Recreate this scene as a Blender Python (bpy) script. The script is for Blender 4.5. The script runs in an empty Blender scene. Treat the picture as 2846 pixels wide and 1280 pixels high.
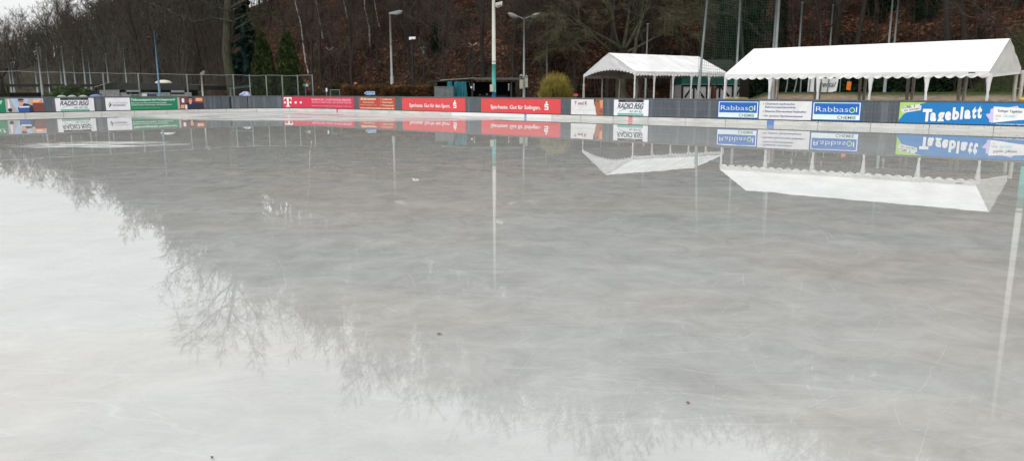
import bpy, math, random
from mathutils import Vector, Matrix, noise
V = Vector
R = math.radians
rnd = random.Random(11)
SC = bpy.context.scene
COL = SC.collection

# ------------------------------------------------------------------ camera
PW, PH, FPX = 2846.0, 1280.0, 2055.0
CX, CY = 1423.0, 640.0
TH = R(10.69)
CZ = 1.6
cd = bpy.data.cameras.new('camera')
cam = bpy.data.objects.new('camera', cd)
COL.objects.link(cam)
cd.sensor_width = 36.0
cd.lens = 36.0 * FPX / PW
cd.clip_start = 0.05
cd.clip_end = 2000
cam.location = (0, 0, CZ)
cam.rotation_euler = (R(90) - TH, 0, 0)
SC.camera = cam

# ------------------------------------------------------------------ sky, sun, exposure
SUN_EL, SUN_AZ = 52.0, 200.0          # high, from behind the photographer's left, through full cloud
wd = bpy.data.worlds.new('World')
SC.world = wd
wd.use_nodes = True
nt = wd.node_tree
nt.nodes.clear()
def wn(t, **k):
    n = nt.nodes.new(t)
    for a, b in k.items():
        setattr(n, a, b)
    return n
sky = wn('ShaderNodeTexSky', sky_type='NISHITA', sun_disc=False, sun_elevation=R(SUN_EL), sun_rotation=R(SUN_AZ),
         air_density=1.0, dust_density=6.0, ozone_density=1.0)
hsv = wn('ShaderNodeHueSaturation')
hsv.inputs['Saturation'].default_value = 0.08
nt.links.new(sky.outputs[0], hsv.inputs['Color'])
tc = wn('ShaderNodeTexCoord')
mp = wn('ShaderNodeMapping')
mp.inputs['Scale'].default_value = (1.0, 1.0, 2.6)
nt.links.new(tc.outputs['Generated'], mp.inputs[0])
cl = wn('ShaderNodeTexNoise')
cl.inputs['Scale'].default_value = 2.2
cl.inputs['Detail'].default_value = 4
cl.inputs['Roughness'].default_value = 0.45
nt.links.new(mp.outputs[0], cl.inputs['Vector'])
rmp = wn('ShaderNodeValToRGB')        # the cloud layer: a little darker at the horizon than overhead, soft mottling
rmp.color_ramp.elements[0].position = 0.3
rmp.color_ramp.elements[0].color = (7.6, 7.7, 7.8, 1)
rmp.color_ramp.elements[1].position = 0.7
rmp.color_ramp.elements[1].color = (9.6, 9.65, 9.6, 1)
nt.links.new(cl.outputs['Fac'], rmp.inputs[0])
sx = wn('ShaderNodeSeparateXYZ')
nt.links.new(tc.outputs['Generated'], sx.inputs[0])
el = wn('ShaderNodeMapRange')
el.inputs['From Min'].default_value = 0.0
el.inputs['From Max'].default_value = 0.35
el.inputs['To Min'].default_value = 0.76
el.inputs['To Max'].default_value = 1.62
nt.links.new(sx.outputs['Z'], el.inputs['Value'])
mu = wn('ShaderNodeVectorMath', operation='SCALE')
nt.links.new(rmp.outputs[0], mu.inputs[0])
nt.links.new(el.outputs[0], mu.inputs['Scale'])
mx = wn('ShaderNodeMixRGB')
mx.inputs[0].default_value = 0.88
nt.links.new(hsv.outputs[0], mx.inputs[1])
nt.links.new(mu.outputs[0], mx.inputs[2])
bg = wn('ShaderNodeBackground')
bg.inputs['Strength'].default_value = 0.12
nt.links.new(mx.outputs[0], bg.inputs['Color'])
wo = wn('ShaderNodeOutputWorld')
nt.links.new(bg.outputs[0], wo.inputs[0])

sd = bpy.data.lights.new('sun', 'SUN')
sd.energy = 0.6
sd.angle = R(25)
sd.color = (1.0, 0.98, 0.95)
sun = bpy.data.objects.new('sun', sd)
COL.objects.link(sun)
sun.rotation_euler = (R(90 - SUN_EL), 0, R(180 - SUN_AZ) )
SC.view_settings.view_transform = 'Standard'
SC.view_settings.look = 'None'
SC.view_settings.exposure = 0.0
SC.view_settings.gamma = 1.0
SC.cycles.max_bounces = 5
SC.cycles.diffuse_bounces = 2
SC.cycles.glossy_bounces = 3
SC.cycles.transparent_max_bounces = 8
SC.cycles.use_denoising = True

# ------------------------------------------------------------------ picture <-> world helpers
cT, sT = math.cos(TH), math.sin(TH)
def at(x, y, Y):
    """world point seen at photo pixel x, y at horizontal depth Y"""
    a = (x - CX) / FPX
    b = (CY - y) / FPX
    d = V((a, cT + b * sT, -sT + b * cT))
    t = Y / d.y
    return V((0, 0, CZ)) + d * t
def px(p):
    dz = p[2] - CZ
    zc = p[1] * cT - dz * sT
    yc = p[1] * sT + dz * cT
    return CX + FPX * p[0] / zc, CY - FPX * yc / zc
def azX(x, Y, z=0.8):
    """world X of a thing standing at depth Y whose image at height z is at pixel column x"""
    zc = Y * cT - (z - CZ) * sT
    return (x - CX) / FPX * zc
def srgb(r, g, b, k=1.0):
    def f(c):
        c /= 255.0
        return (c / 12.92 if c <= 0.04045 else ((c + 0.055) / 1.055) ** 2.4) * k
    return (f(r), f(g), f(b))
def lerp(a, b, t):
    return a + (b - a) * t
def sstep(a, b, x):
    t = min(1, max(0, (x - a) / (b - a)))
    return t * t * (3 - 2 * t)
def interp(tab, x):
    if x <= tab[0][0]:
        return tab[0][1]
    for (x0, y0), (x1, y1) in zip(tab, tab[1:]):
        if x <= x1:
            return lerp(y0, y1, (x - x0) / (x1 - x0))
    return tab[-1][1]

# ------------------------------------------------------------------ materials
MATS = {}
def mat(name, c, c2=None, rough=0.7, scale=4.0, detail=4.0, metal=0.0, bump=0.0, bscale=None, spec=0.4, stretch=None, lo=0.35, hi=0.65):
    if name in MATS:
        return MATS[name]
    m = bpy.data.materials.new(name)
    m.use_nodes = True
    t = m.node_tree
    p = t.nodes['Principled BSDF']
    p.inputs['Roughness'].default_value = rough
    p.inputs['Metallic'].default_value = metal
    p.inputs['Specular IOR Level'].default_value = spec
    if c2 is None:
        c2 = tuple(x * 0.8 for x in c)
    tcn = t.nodes.new('ShaderNodeTexCoord')
    mpn = t.nodes.new('ShaderNodeMapping')
    if stretch:
        mpn.inputs['Scale'].default_value = stretch
    t.links.new(tcn.outputs['Object'], mpn.inputs[0])
    n = t.nodes.new('ShaderNodeTexNoise')
    n.inputs['Scale'].default_value = scale
    n.inputs['Detail'].default_value = detail
    t.links.new(mpn.outputs[0], n.inputs['Vector'])
    r = t.nodes.new('ShaderNodeValToRGB')
    r.color_ramp.elements[0].position = lo
    r.color_ramp.elements[0].color = (*c2, 1)
    r.color_ramp.elements[1].position = hi
    r.color_ramp.elements[1].color = (*c, 1)
    t.links.new(n.outputs['Fac'], r.inputs[0])
    t.links.new(r.outputs[0], p.inputs['Base Color'])
    if bump:
        b = t.nodes.new('ShaderNodeBump')
        b.inputs['Strength'].default_value = 1.0
        b.inputs['Distance'].default_value = bump
        n2 = t.nodes.new('ShaderNodeTexNoise')
        n2.inputs['Scale'].default_value = bscale or scale * 2
        n2.inputs['Detail'].default_value = 3
        t.links.new(mpn.outputs[0], n2.inputs['Vector'])
        t.links.new(n2.outputs['Fac'], b.inputs['Height'])
        t.links.new(b.outputs[0], p.inputs['Normal'])
    MATS[name] = m
    return m
def paint(name, rgb, k=1.2, rough=0.5):
    c = tuple(min(0.85, v) for v in srgb(*rgb, k))
    return mat(name, c, tuple(v * 0.86 + 0.008 for v in c), rough=rough, scale=2.5, lo=0.25, hi=0.6)

# ------------------------------------------------------------------ mesh builder
class MB:
    def __init__(s):
        s.v = []; s.f = []; s.mi = []
        s.cur = 0
    def add(s, vs, fs):
        o = len(s.v)
        s.v.extend(vs)
        for f in fs:
            s.f.append(tuple(i + o for i in f))
            s.mi.append(s.cur)
    def quad(s, a, b, c, d):
        s.add([a, b, c, d], [(0, 1, 2, 3)])
    def box(s, c, size, rz=0.0, rx=0.0):
        hx, hy, hz = size[0] / 2, size[1] / 2, size[2] / 2
        m = Matrix.Rotation(rz, 3, 'Z') @ Matrix.Rotation(rx, 3, 'X')
        vs = [V(c) + m @ V((x * hx, y * hy, z * hz)) for x in (-1, 1) for y in (-1, 1) for z in (-1, 1)]
        s.add(vs, [(0, 1, 3, 2), (4, 6, 7, 5), (0, 4, 5, 1), (2, 3, 7, 6), (0, 2, 6, 4), (1, 5, 7, 3)])
    def frame(s, d):
        d = d.normalized()
        a = V((0, 0, 1)) if abs(d.z) < 0.9 else V((1, 0, 0))
        x = d.cross(a).normalized()
        return x, d.cross(x)
    def tube(s, pts, rad, n=6, cap=True):
        if not isinstance(rad, (list, tuple)):
            rad = [rad] * len(pts)
        vs = []; fs = []
        for i, p in enumerate(pts):
            d = (pts[min(i + 1, len(pts) - 1)] - pts[max(i - 1, 0)])
            if d.length < 1e-6:
                d = V((0, 0, 1))
            x, y = s.frame(d)
            for k in range(n):
                a = 2 * math.pi * k / n
                vs.append(p + (x * math.cos(a) + y * math.sin(a)) * rad[i])
        for i in range(len(pts) - 1):
            for k in range(n):
                k2 = (k + 1) % n
                fs.append((i * n + k, i * n + k2, (i + 1) * n + k2, (i + 1) * n + k))
        if cap:
            fs.append(tuple(range(n)))
            fs.append(tuple(range((len(pts) - 1) * n, len(pts) * n))[::-1])
        s.add(vs, fs)
    def lathe(s, c, prof, n=16):
        vs = []; fs = []
        for r, z in prof:
            for k in range(n):
                a = 2 * math.pi * k / n
                vs.append(V(c) + V((r * math.cos(a), r * math.sin(a), z)))
        for i in range(len(prof) - 1):
            for k in range(n):
                k2 = (k + 1) % n
                fs.append((i * n + k, i * n + k2, (i + 1) * n + k2, (i + 1) * n + k))
        fs.append(tuple(range(n))[::-1])
        fs.append(tuple(range((len(prof) - 1) * n, len(prof) * n)))
        s.add(vs, fs)
    def prism(s, poly, d):
        """poly: coplanar 3D points; d: thickness vector"""
        n = len(poly)
        vs = [V(p) for p in poly] + [V(p) + V(d) for p in poly]
        fs = [tuple(range(n)), tuple(range(2 * n - 1, n - 1, -1))]
        for i in range(n):
            j = (i + 1) % n
            fs.append((i, i + n, j + n, j))
        s.add(vs, fs)
    def mesh(s, name, mats, origin=V((0, 0, 0)), smooth=False):
        me = bpy.data.meshes.new(name)
        me.from_pydata([tuple(V(v) - origin) for v in s.v], [], s.f)
        for m in (mats if isinstance(mats, (list, tuple)) else [mats]):
            me.materials.append(m)
        if len(set(s.mi)) > 1:
            me.polygons.foreach_set('material_index', s.mi)
        if smooth:
            me.polygons.foreach_set('use_smooth', [True] * len(me.polygons))
        me.update()
        return me
ORG = {}
def thing(name, label, cat, loc, group=None):
    o = bpy.data.objects.new(name, None)
    o.empty_display_size = 0.2
    COL.objects.link(o)
    o.location = loc
    ORG[o.name] = V(loc)
    o['label'] = label; o['category'] = cat
    if group: o['group'] = group
    return o
def part(name, mb, mats, parent, smooth=False, label=None, kind=None):
    org = ORG[parent.name]
    o = bpy.data.objects.new(name, mb.mesh(name, mats, org, smooth))
    COL.objects.link(o)
    o.parent = parent
    ORG[o.name] = org
    if label: o['label'] = label
    if kind: o['kind'] = kind
    return o
def solo(name, mb, mats, label=None, cat=None, loc=(0, 0, 0), group=None, smooth=False, kind=None):
    o = bpy.data.objects.new(name, mb.mesh(name, mats, V(loc), smooth))
    COL.objects.link(o)
    o.location = loc
    ORG[o.name] = V(loc)
    if label: o['label'] = label
    if cat: o['category'] = cat
    if group: o['group'] = group
    if kind: o['kind'] = kind
    return o
def dup(root, loc, rz=0.0, scale=1.0, label=None, group=None):
    r = root.copy(); COL.objects.link(r)
    r.location = loc; r.rotation_euler = (0, 0, rz); r.scale = (scale, scale, scale) if not isinstance(scale, tuple) else scale
    if label: r['label'] = label
    if group: r['group'] = group
    for ch in list(root.children):
        c = ch.copy(); COL.objects.link(c); c.parent = r
        for g in ch.children:
            d = g.copy(); COL.objects.link(d); d.parent = c
    return r

# ------------------------------------------------------------------ the rink's outline
P0 = V((20.1, 29.3)); U = V((-0.765, 0.644)); VN = V((-0.644, -0.765)); CORN = V((-19.07, 62.3)); RAD = 6.0
L0 = 10.0
LS1 = L0 + (CORN - P0).length - RAD
LARC = RAD * math.pi / 2
LEND = LS1 + LARC + 44.0
ARC_C = CORN - U * RAD + VN * RAD
def path(s):
    """point, direction (towards the left of the photo), normal into the rink"""
    if s <= LS1:
        return P0 + U * (s - L0), U, VN
    if s <= LS1 + LARC:
        a = (s - LS1) / RAD
        nn = VN * math.cos(a) - U * math.sin(a)
        return ARC_C - nn * RAD, U * math.cos(a) + VN * math.sin(a), nn
    return CORN + VN * (RAD + s - LS1 - LARC), VN, -U
def wp(s, z, d=0.0):
    p, _, n = path(s)
    return V((p.x + n.x * d, p.y + n.y * d, z))
def s_px(x, z=0.7, d=0.0):
    a, b = 0.0, LEND
    for _ in range(50):
        m = (a + b) / 2
        if px(wp(m, z, d))[0] > x:
            a = m
        else:
            b = m
    return (a + b) / 2
N1 = -VN                               # outward normals
def out1(x, y):
    return (V((x, y)) - P0).dot(N1)
def out2(x, y):
    return (V((x, y)) - CORN).dot(U)

# ------------------------------------------------------------------ terrain
FOOT = [(-1500, 200), (-800, 200), (0, 160), (250, 125), (450, 98), (620, 84), (900, 70), (1200, 65), (1423, 62), (1700, 62), (2000, 66), (2400, 66), (2846, 60), (3600, 58)]
HMAX = [(-1500, 4), (0, 5), (232, 9), (475, 13), (620, 12), (720, 13), (1000, 19), (1325, 32), (1770, 48), (2400, 55), (2846, 58), (4000, 58)]
def apx(x, y):
    """photo column of the direction to x, y"""
    if y < 1: return 3600 if x > 0 else -1500
    return CX + 2091 * x / y
def ground(x, y):
    so1, so2 = out1(x, y), out2(x, y)
    s = max(so1, so2)
    if s < 0:
        return -0.4
    a = apx(x, y)
    k = interp([(1150, 0.3), (1500, 0.5), (2060, 0.5), (2130, 1.0)], a)
    z = -0.4 + 0.5 * sstep(0, 1.5, s)
    z += k * (0.9 * sstep(1.0, 6.0, s) + 0.5 * sstep(6.0, 16.0, s))
    d = math.hypot(x, y)
    ft = interp(FOOT, a) + 2.0 * noise.noise(V((x * 0.05, y * 0.05, 0)))
    if d > ft:
        hm = interp(HMAX, a)
        rise = (d - ft) * lerp(0.42, 0.78, sstep(300, 900, a))
        h = hm * math.tanh(rise / hm)
        z += h * sstep(0, 6, d - ft) + 0.5 * noise.noise(V((x * 0.12, y * 0.12, 3))) * sstep(0, 5, d - ft)
    return z
def build_ground():
    xs = []; x = -330.0
    while x < 230:
        xs.append(x)
        x += 1.5 if -62 < x < 60 else 5.0
    ys = []; y = -60.0
    while y < 330:
        ys.append(y)
        y += 1.5 if 20 < y < 112 else 5.0
    vs = [(a, b, ground(a, b)) for b in ys for a in xs]
    nx = len(xs)
    fs = [(j * nx + i, j * nx + i + 1, (j + 1) * nx + i + 1, (j + 1) * nx + i) for j in range(len(ys) - 1) for i in range(nx - 1)]
    me = bpy.data.meshes.new('ground')
    me.from_pydata(vs, [], fs)
    me.polygons.foreach_set('use_smooth', [True] * len(fs))
    ca = me.color_attributes.new('zone', 'FLOAT_COLOR', 'POINT')
    buf = []
    for (a, b, c) in vs:
        s1 = max(out1(a, b), out2(a, b)); ax = apx(a, b)
        n = noise.noise(V((a * 0.2, b * 0.2, 9)))
        right = sstep(1980, 2080, ax)
        hf = math.hypot(a, b) - interp(FOOT, ax)
        gr = right * sstep(11.5, 13.0, s1 + n) * (1 - sstep(54.5, 55.5, b))
        gr = max(gr, 0.7 * (1 - sstep(300, 700, ax)) * (1 - sstep(-4, 4, hf)))
        sand = (1 - sstep(11.5, 13.0, s1 + n)) * right
        asph = max((1 - right) * (1 - sstep(3.0, 5.0, s1 + n)) * sstep(900, 1300, 2600 - ax), 0.85 * (1 - sstep(350, 760, ax + 120 * n)) * sstep(-6, 4, hf))
        buf.extend((gr, sand, asph, 1))
    ca.data.foreach_set('color', buf)
    m = bpy.data.materials.new('ground'); m.use_nodes = True
    t = m.node_tree; p = t.nodes['Principled BSDF']
    p.inputs['Roughness'].default_value = 0.95; p.inputs['Specular IOR Level'].default_value = 0.1
    tcn = t.nodes.new('ShaderNodeTexCoord')
    vor = t.nodes.new('ShaderNodeTexVoronoi'); vor.inputs['Scale'].default_value = 5.0
    t.links.new(tcn.outputs['Object'], vor.inputs['Vector'])
    r = t.nodes.new('ShaderNodeValToRGB')        # fallen leaves: every cell its own brown
    cr = r.color_ramp; cr.interpolation = 'CONSTANT'
    cols = [(0.0, (0.030, 0.016, 0.010)), (0.25, (0.060, 0.030, 0.018)), (0.5, (0.098, 0.046, 0.027)), (0.72, (0.048, 0.030, 0.020)), (0.88, (0.17, 0.10, 0.065))]
    cr.elements[0].position = 0; cr.elements[0].color = (*cols[0][1], 1)
    cr.elements[1].position = cols[1][0]; cr.elements[1].color = (*cols[1][1], 1)
    for ps, c in cols[2:]:
        e = cr.elements.new(ps); e.color = (*c, 1)
    sc = t.nodes.new('ShaderNodeSeparateXYZ')
    t.links.new(vor.outputs['Color'], sc.inputs[0]); t.links.new(sc.outputs[0], r.inputs[0])
    n1 = t.nodes.new('ShaderNodeTexNoise'); n1.inputs['Scale'].default_value = 0.35; n1.inputs['Detail'].default_value = 5
    t.links.new(tcn.outputs['Object'], n1.inputs['Vector'])
    r2 = t.nodes.new('ShaderNodeValToRGB')
    r2.color_ramp.elements[0].position = 0.38; r2.color_ramp.elements[0].color = (0.30, 0.34, 0.30, 1)
    r2.color_ramp.elements[1].position = 0.62; r2.color_ramp.elements[1].color = (1.1, 1.0, 1.0, 1)
    t.links.new(n1.outputs['Fac'], r2.inputs[0])
    mul = t.nodes.new('ShaderNodeMixRGB'); mul.blend_type = 'MULTIPLY'; mul.inputs[0].default_value = 1
    t.links.new(r.outputs[0], mul.inputs[1]); t.links.new(r2.outputs[0], mul.inputs[2])
    att = t.nodes.new('ShaderNodeAttribute'); att.attribute_name = 'zone'
    sa = t.nodes.new('ShaderNodeSeparateXYZ'); t.links.new(att.outputs['Vector'], sa.inputs[0])
    n3 = t.nodes.new('ShaderNodeTexNoise'); n3.inputs['Scale'].default_value = 3.0; n3.inputs['Detail'].default_value = 6
    t.links.new(tcn.outputs['Object'], n3.inputs['Vector'])
    def ramp(c0, c1):
        q = t.nodes.new('ShaderNodeValToRGB')
        q.color_ramp.elements[0].position = 0.35; q.color_ramp.elements[0].color = (*c0, 1)
        q.color_ramp.elements[1].position = 0.65; q.color_ramp.elements[1].color = (*c1, 1)
        t.links.new(n3.outputs['Fac'], q.inputs[0]); return q.outputs[0]
    prev = mul.outputs[0]
    for i, (c0, c1) in enumerate([((0.018, 0.032, 0.010), (0.05, 0.075, 0.022)), ((0.16, 0.12, 0.085), (0.28, 0.22, 0.16)), ((0.030, 0.028, 0.021), (0.066, 0.060, 0.045))]):
        q = t.nodes.new('ShaderNodeMixRGB')
        t.links.new(sa.outputs[i], q.inputs[0]); t.links.new(prev, q.inputs[1]); t.links.new(ramp(c0, c1), q.inputs[2])
        prev = q.outputs[0]
    t.links.new(prev, p.inputs['Base Color'])
    b = t.nodes.new('ShaderNodeBump'); b.inputs['Distance'].default_value = 0.08
    t.links.new(vor.outputs['Distance'], b.inputs['Height']); t.links.new(b.outputs[0], p.inputs['Normal'])
    me.materials.append(m)
    o = bpy.data.objects.new('ground', me); COL.objects.link(o); o['kind'] = 'structure'
build_ground()

# ------------------------------------------------------------------ flooded ice
def build_ice():
    pts = []
    n = 60
    for i in range(n + 1):
        p = wp(LEND * i / n, 0, 0.03) if False else None
    ss = [0.0, LS1] + [LS1 + LARC * k / 24 for k in range(1, 24)] + [LS1 + LARC, LEND]
    for s in ss:
        p, _, nn = path(s); pts.append(V((p.x - nn.x * 0.04, p.y - nn.y * 0.04, 0)))
    e1 = pts[-1] + V((U.x, U.y, 0)) * (-62)
    e0 = pts[0] + V((VN.x, VN.y, 0)) * 50
    mb = MB(); mb.add(pts + [e1, V((14, -30, 0)), e0], [tuple(range(len(pts) + 3))])
    m = bpy.data.materials.new('flooded_ice'); m.use_nodes = True
    t = m.node_tree; t.nodes.clear()
    N = lambda ty, **k: (lambda q: ([setattr(q, a, b) for a, b in k.items()], q)[1])(t.nodes.new(ty))
    L = t.links.new
    tcn = N('ShaderNodeTexCoord')
    def mapped(sc=(1, 1, 1), rot=0.0, loc=(0, 0, 0)):
        q = N('ShaderNodeMapping'); q.inputs['Scale'].default_value = sc; q.inputs['Rotation'].default_value = (0, 0, rot); q.inputs['Location'].default_value = loc
        L(tcn.outputs['Object'], q.inputs[0]); return q.outputs[0]
    def nz(vec, scale, detail=4, rough=0.5, dist=0.0):
        q = N('ShaderNodeTexNoise'); q.inputs['Scale'].default_value = scale; q.inputs['Detail'].default_value = detail
        q.inputs['Roughness'].default_value = rough; q.inputs['Distortion'].default_value = dist
        L(vec, q.inputs['Vector']); return q.outputs['Fac']
    def rng(v, a, b, c=0.0, d=1.0, smooth=False):
        q = N('ShaderNodeMapRange'); q.inputs['From Min'].default_value = a; q.inputs['From Max'].default_value = b
        q.inputs['To Min'].default_value = c; q.inputs['To Max'].default_value = d
        if smooth: q.interpolation_type = 'SMOOTHSTEP'
        L(v, q.inputs['Value']); return q.outputs[0]
    def op(o, a, b=None):
        q = N('ShaderNodeMath', operation=o)
        for i, v in enumerate((a, b)):
            if v is None: continue
            if isinstance(v, (int, float)): q.inputs[i].default_value = v
            else: L(v, q.inputs[i])
        return q.outputs[0]
    def mixc(f, a, b, bt='MIX'):
        q = N('ShaderNodeMixRGB', blend_type=bt)
        for i, v in enumerate((f, a, b)):
            if isinstance(v, (int, float)): q.inputs[i].default_value = v
            elif isinstance(v, tuple): q.inputs[i].default_value = (*v, 1)
            else: L(v, q.inputs[i])
        return q.outputs[0]
    base = mapped()
    # milky ice with warm, dirtier patches
    big = rng(nz(mapped((1, 1.6, 1), 0.35), 0.16, 5, 0.6), 0.42, 0.62, smooth=True)
    mid = rng(nz(mapped((1, 1.5, 1), 0.5), 0.7, 8, 0.68, 0.6), 0.32, 0.68)
    fine = rng(nz(mapped((1, 1.1, 1), 0.6), 2.2, 10, 0.78, 0.8), 0.32, 0.68)
    col = mixc(big, ICE_C, ICE_W)
    col = mixc(1.0, col, mixc(mid, (0.92, 0.92, 0.92), (1.12, 1.12, 1.12)), 'MULTIPLY')
    col = mixc(1.0, col, mixc(fine, (0.88, 0.88, 0.88), (1.12, 1.12, 1.12)), 'MULTIPLY')
    # skate scratches
    scr = None
    for i, (ang, sc, wdt, mul) in enumerate([(0.5, 2.4, 0.006, 0.16), (-0.45, 2.8, 0.007, 0.16), (0.8, 3.2, 0.008, 0.16), (-0.95, 2.8, 0.008, 0.14)]):
        v = nz(mapped((0.16 if i < 4 else 0.28, 1.3, 1), ang, (i * 7.3, i * 3.1, 0)), sc, 1, 0.3, 0.0)
        q = rng(op('ABSOLUTE', op('SUBTRACT', v, 0.5)), 0.0, wdt, mul, 0.0)
        gate = rng(nz(mapped((1, 1, 1), 0, (i * 11.0, 5, 0)), 0.5, 3), 0.48, 0.6)
        q = op('MULTIPLY', q, gate)
        scr = q if scr is None else op('MAXIMUM', scr, q)
    col = mixc(scr, col, (0.62, 0.63, 0.62))
    # refrozen slush: at the far corner and one streaky patch nearer
    sep = N('ShaderNodeSeparateXYZ'); L(base, sep.inputs[0])
    def blob(cx, cy, ax, ay, ang):
        dx = op('SUBTRACT', sep.outputs[0], cx); dy = op('SUBTRACT', sep.outputs[1], cy)
        a = op('DIVIDE', op('ADD', op('MULTIPLY', dx, math.cos(ang)), op('MULTIPLY', dy, math.sin(ang))), ax)
        b = op('DIVIDE', op('SUBTRACT', op('MULTIPLY', dy, math.cos(ang)), op('MULTIPLY', dx, math.sin(ang))), ay)
        return op('SQRT', op('ADD', op('MULTIPLY', a, a), op('MULTIPLY', b, b)))
    b1 = rng(blob(*SL1), 1.0, 0.55)
    b2 = rng(blob(*SL2), 1.0, 0.5)
    streak = nz(mapped((0.22, 1.5, 1), -0.08), 1.1, 5, 0.6)
    s1 = op('MULTIPLY', rng(b1, 0.0, 0.5), rng(streak, 0.42, 0.52, smooth=True))
    s2 = op('MULTIPLY', b2, rng(nz(mapped((0.45, 3.2, 1), 0.12, (4, 0, 0)), 1.3, 5, 0.6), 0.50, 0.58, smooth=True))
    slush = op('MINIMUM', op('ADD', s1, s2), 1.0)
    col = mixc(op('MULTIPLY', slush, 0.75), col, (0.60, 0.60, 0.59))
    # film of water
    dif = N('ShaderNodeBsdfDiffuse'); L(col, dif.inputs['Color'])
    gl = N('ShaderNodeBsdfGlossy')
    gl.inputs['Color'].default_value = (0.97, 0.98, 0.98, 1)
    bmp = N('ShaderNodeBump'); bmp.inputs['Strength'].default_value = 1.0; bmp.inputs['Distance'].default_value = 0.0003
    L(nz(base, 1.6, 3, 0.45), bmp.inputs['Height'])
    bmp2 = N('ShaderNodeBump'); bmp2.inputs['Strength'].default_value = 1.0; bmp2.inputs['Distance'].default_value = 0.02
    hh = op('MULTIPLY', slush, streak)
    L(hh, bmp2.inputs['Height']); L(bmp.outputs[0], bmp2.inputs['Normal'])
    L(bmp2.outputs[0], gl.inputs['Normal'])
    L(rng(slush, 0.0, 1.0, 0.0, 0.22), gl.inputs['Roughness'])
    fr = N('ShaderNodeFresnel'); fr.inputs['IOR'].default_value = ICE_IOR
    L(bmp.outputs[0], fr.inputs['Normal'])
    fac = op('MULTIPLY', fr.outputs[0], rng(slush, 0.0, 1.0, 1.0, 0.30))
    fac = op('MULTIPLY', fac, rng(fine, 0.0, 1.0, 1.0, 0.80))
    ms = N('ShaderNodeMixShader'); L(fac, ms.inputs[0]); L(dif.outputs[0], ms.inputs[1]); L(gl.outputs[0], ms.inputs[2])
    out = N('ShaderNodeOutputMaterial'); L(ms.outputs[0], out.inputs[0])
    solo('flooded_ice', mb, m, kind='structure')
ICE_C = (0.342, 0.350, 0.342)
ICE_W = (0.358, 0.341, 0.318)
ICE_IOR = 1.56
SL1 = (-12.5, 48.0, 14.0, 8.5, -0.3)
SL2 = (-12.4, 22.5, 2.9, 1.6, 0.0)
build_ice()
def skate_marks():
    q = random.Random(42); mb = MB()
    for i in range(1500):
        d = 1.9 * (17.0 / 1.9) ** q.random(); ax = q.uniform(-0.78, 0.78); x, y = ax * d, d
        ang = q.choice((0.35, -0.6, 1.0, 2.3, 0.1)) + q.gauss(0, 0.35); L = q.uniform(0.10, 0.7) * (1 if q.random() < 0.96 else 4.0); cv = q.gauss(0, 0.25) / max(L, 0.5); w = q.uniform(0.0012, 0.0035) * (0.7 + d * 0.10)
        n = 3 if L < 1 else 12; a = ang; pts = []; px_, py_ = x, y
        for k in range(n + 1):
            pts.append((px_, py_, a)); px_ += math.cos(a) * L / n; py_ += math.sin(a) * L / n; a += cv * L / n
        vs = []; fs = []
        for k, (u, v, a) in enumerate(pts):
            ww = w * math.sin(math.pi * (0.12 + 0.76 * k / n)) * (0.8 + 0.4 * q.random()); z = 0.0012 + 0.0000008 * i
            vs += [V((u - math.sin(a) * ww, v + math.cos(a) * ww, z)), V((u + math.sin(a) * ww, v - math.cos(a) * ww, z))]
        for k in range(n): fs.append((2 * k, 2 * k + 1, 2 * k + 3, 2 * k + 2))
        mb.add(vs, fs)
    m = bpy.data.materials.new('skate_mark'); m.use_nodes = True; t = m.node_tree; t.nodes.clear()
    tr = t.nodes.new('ShaderNodeBsdfTransparent'); df = t.nodes.new('ShaderNodeBsdfDiffuse'); df.inputs['Color'].default_value = (0.66, 0.67, 0.66, 1)
    mm = t.nodes.new('ShaderNodeMixShader'); mm.inputs[0].default_value = 0.15; o = t.nodes.new('ShaderNodeOutputMaterial')
    t.links.new(tr.outputs[0], mm.inputs[1]); t.links.new(df.outputs[0], mm.inputs[2]); t.links.new(mm.outputs[0], o.inputs[0])
    solo('skate_marks', mb, m, kind='stuff')
skate_marks()

# ------------------------------------------------------------------ rink wall
M_wall = mat('grey_boards', (0.095, 0.112, 0.126), (0.070, 0.084, 0.096), rough=0.6, scale=3, stretch=(6, 6, 0.5))
M_wall2 = mat('grey_boards_pale', (0.135, 0.155, 0.172), (0.10, 0.118, 0.13), rough=0.6, scale=3, stretch=(6, 6, 0.5))
M_rail = mat('grey_rail', (0.12, 0.13, 0.135), (0.09, 0.098, 0.102), rough=0.5)
M_gap = mat('dark_gap', (0.012, 0.012, 0.014))
M_kick = mat('kick_plastic', (0.66, 0.655, 0.63), (0.52, 0.515, 0.49), rough=0.5, scale=1.2, stretch=(1, 1, 9), detail=6)
M_kick_new = mat('kick_plastic_new', (0.80, 0.80, 0.79), (0.74, 0.74, 0.73), rough=0.45, scale=1.0)
M_bolt = mat('bolt_steel', (0.5, 0.5, 0.5), rough=0.4, metal=0.4)
wall = thing('rink_wall', 'long dark grey boarded rink wall with white kick plates curving round the flooded ice', 'rink wall', (*path(L0)[0], 0))
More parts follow.
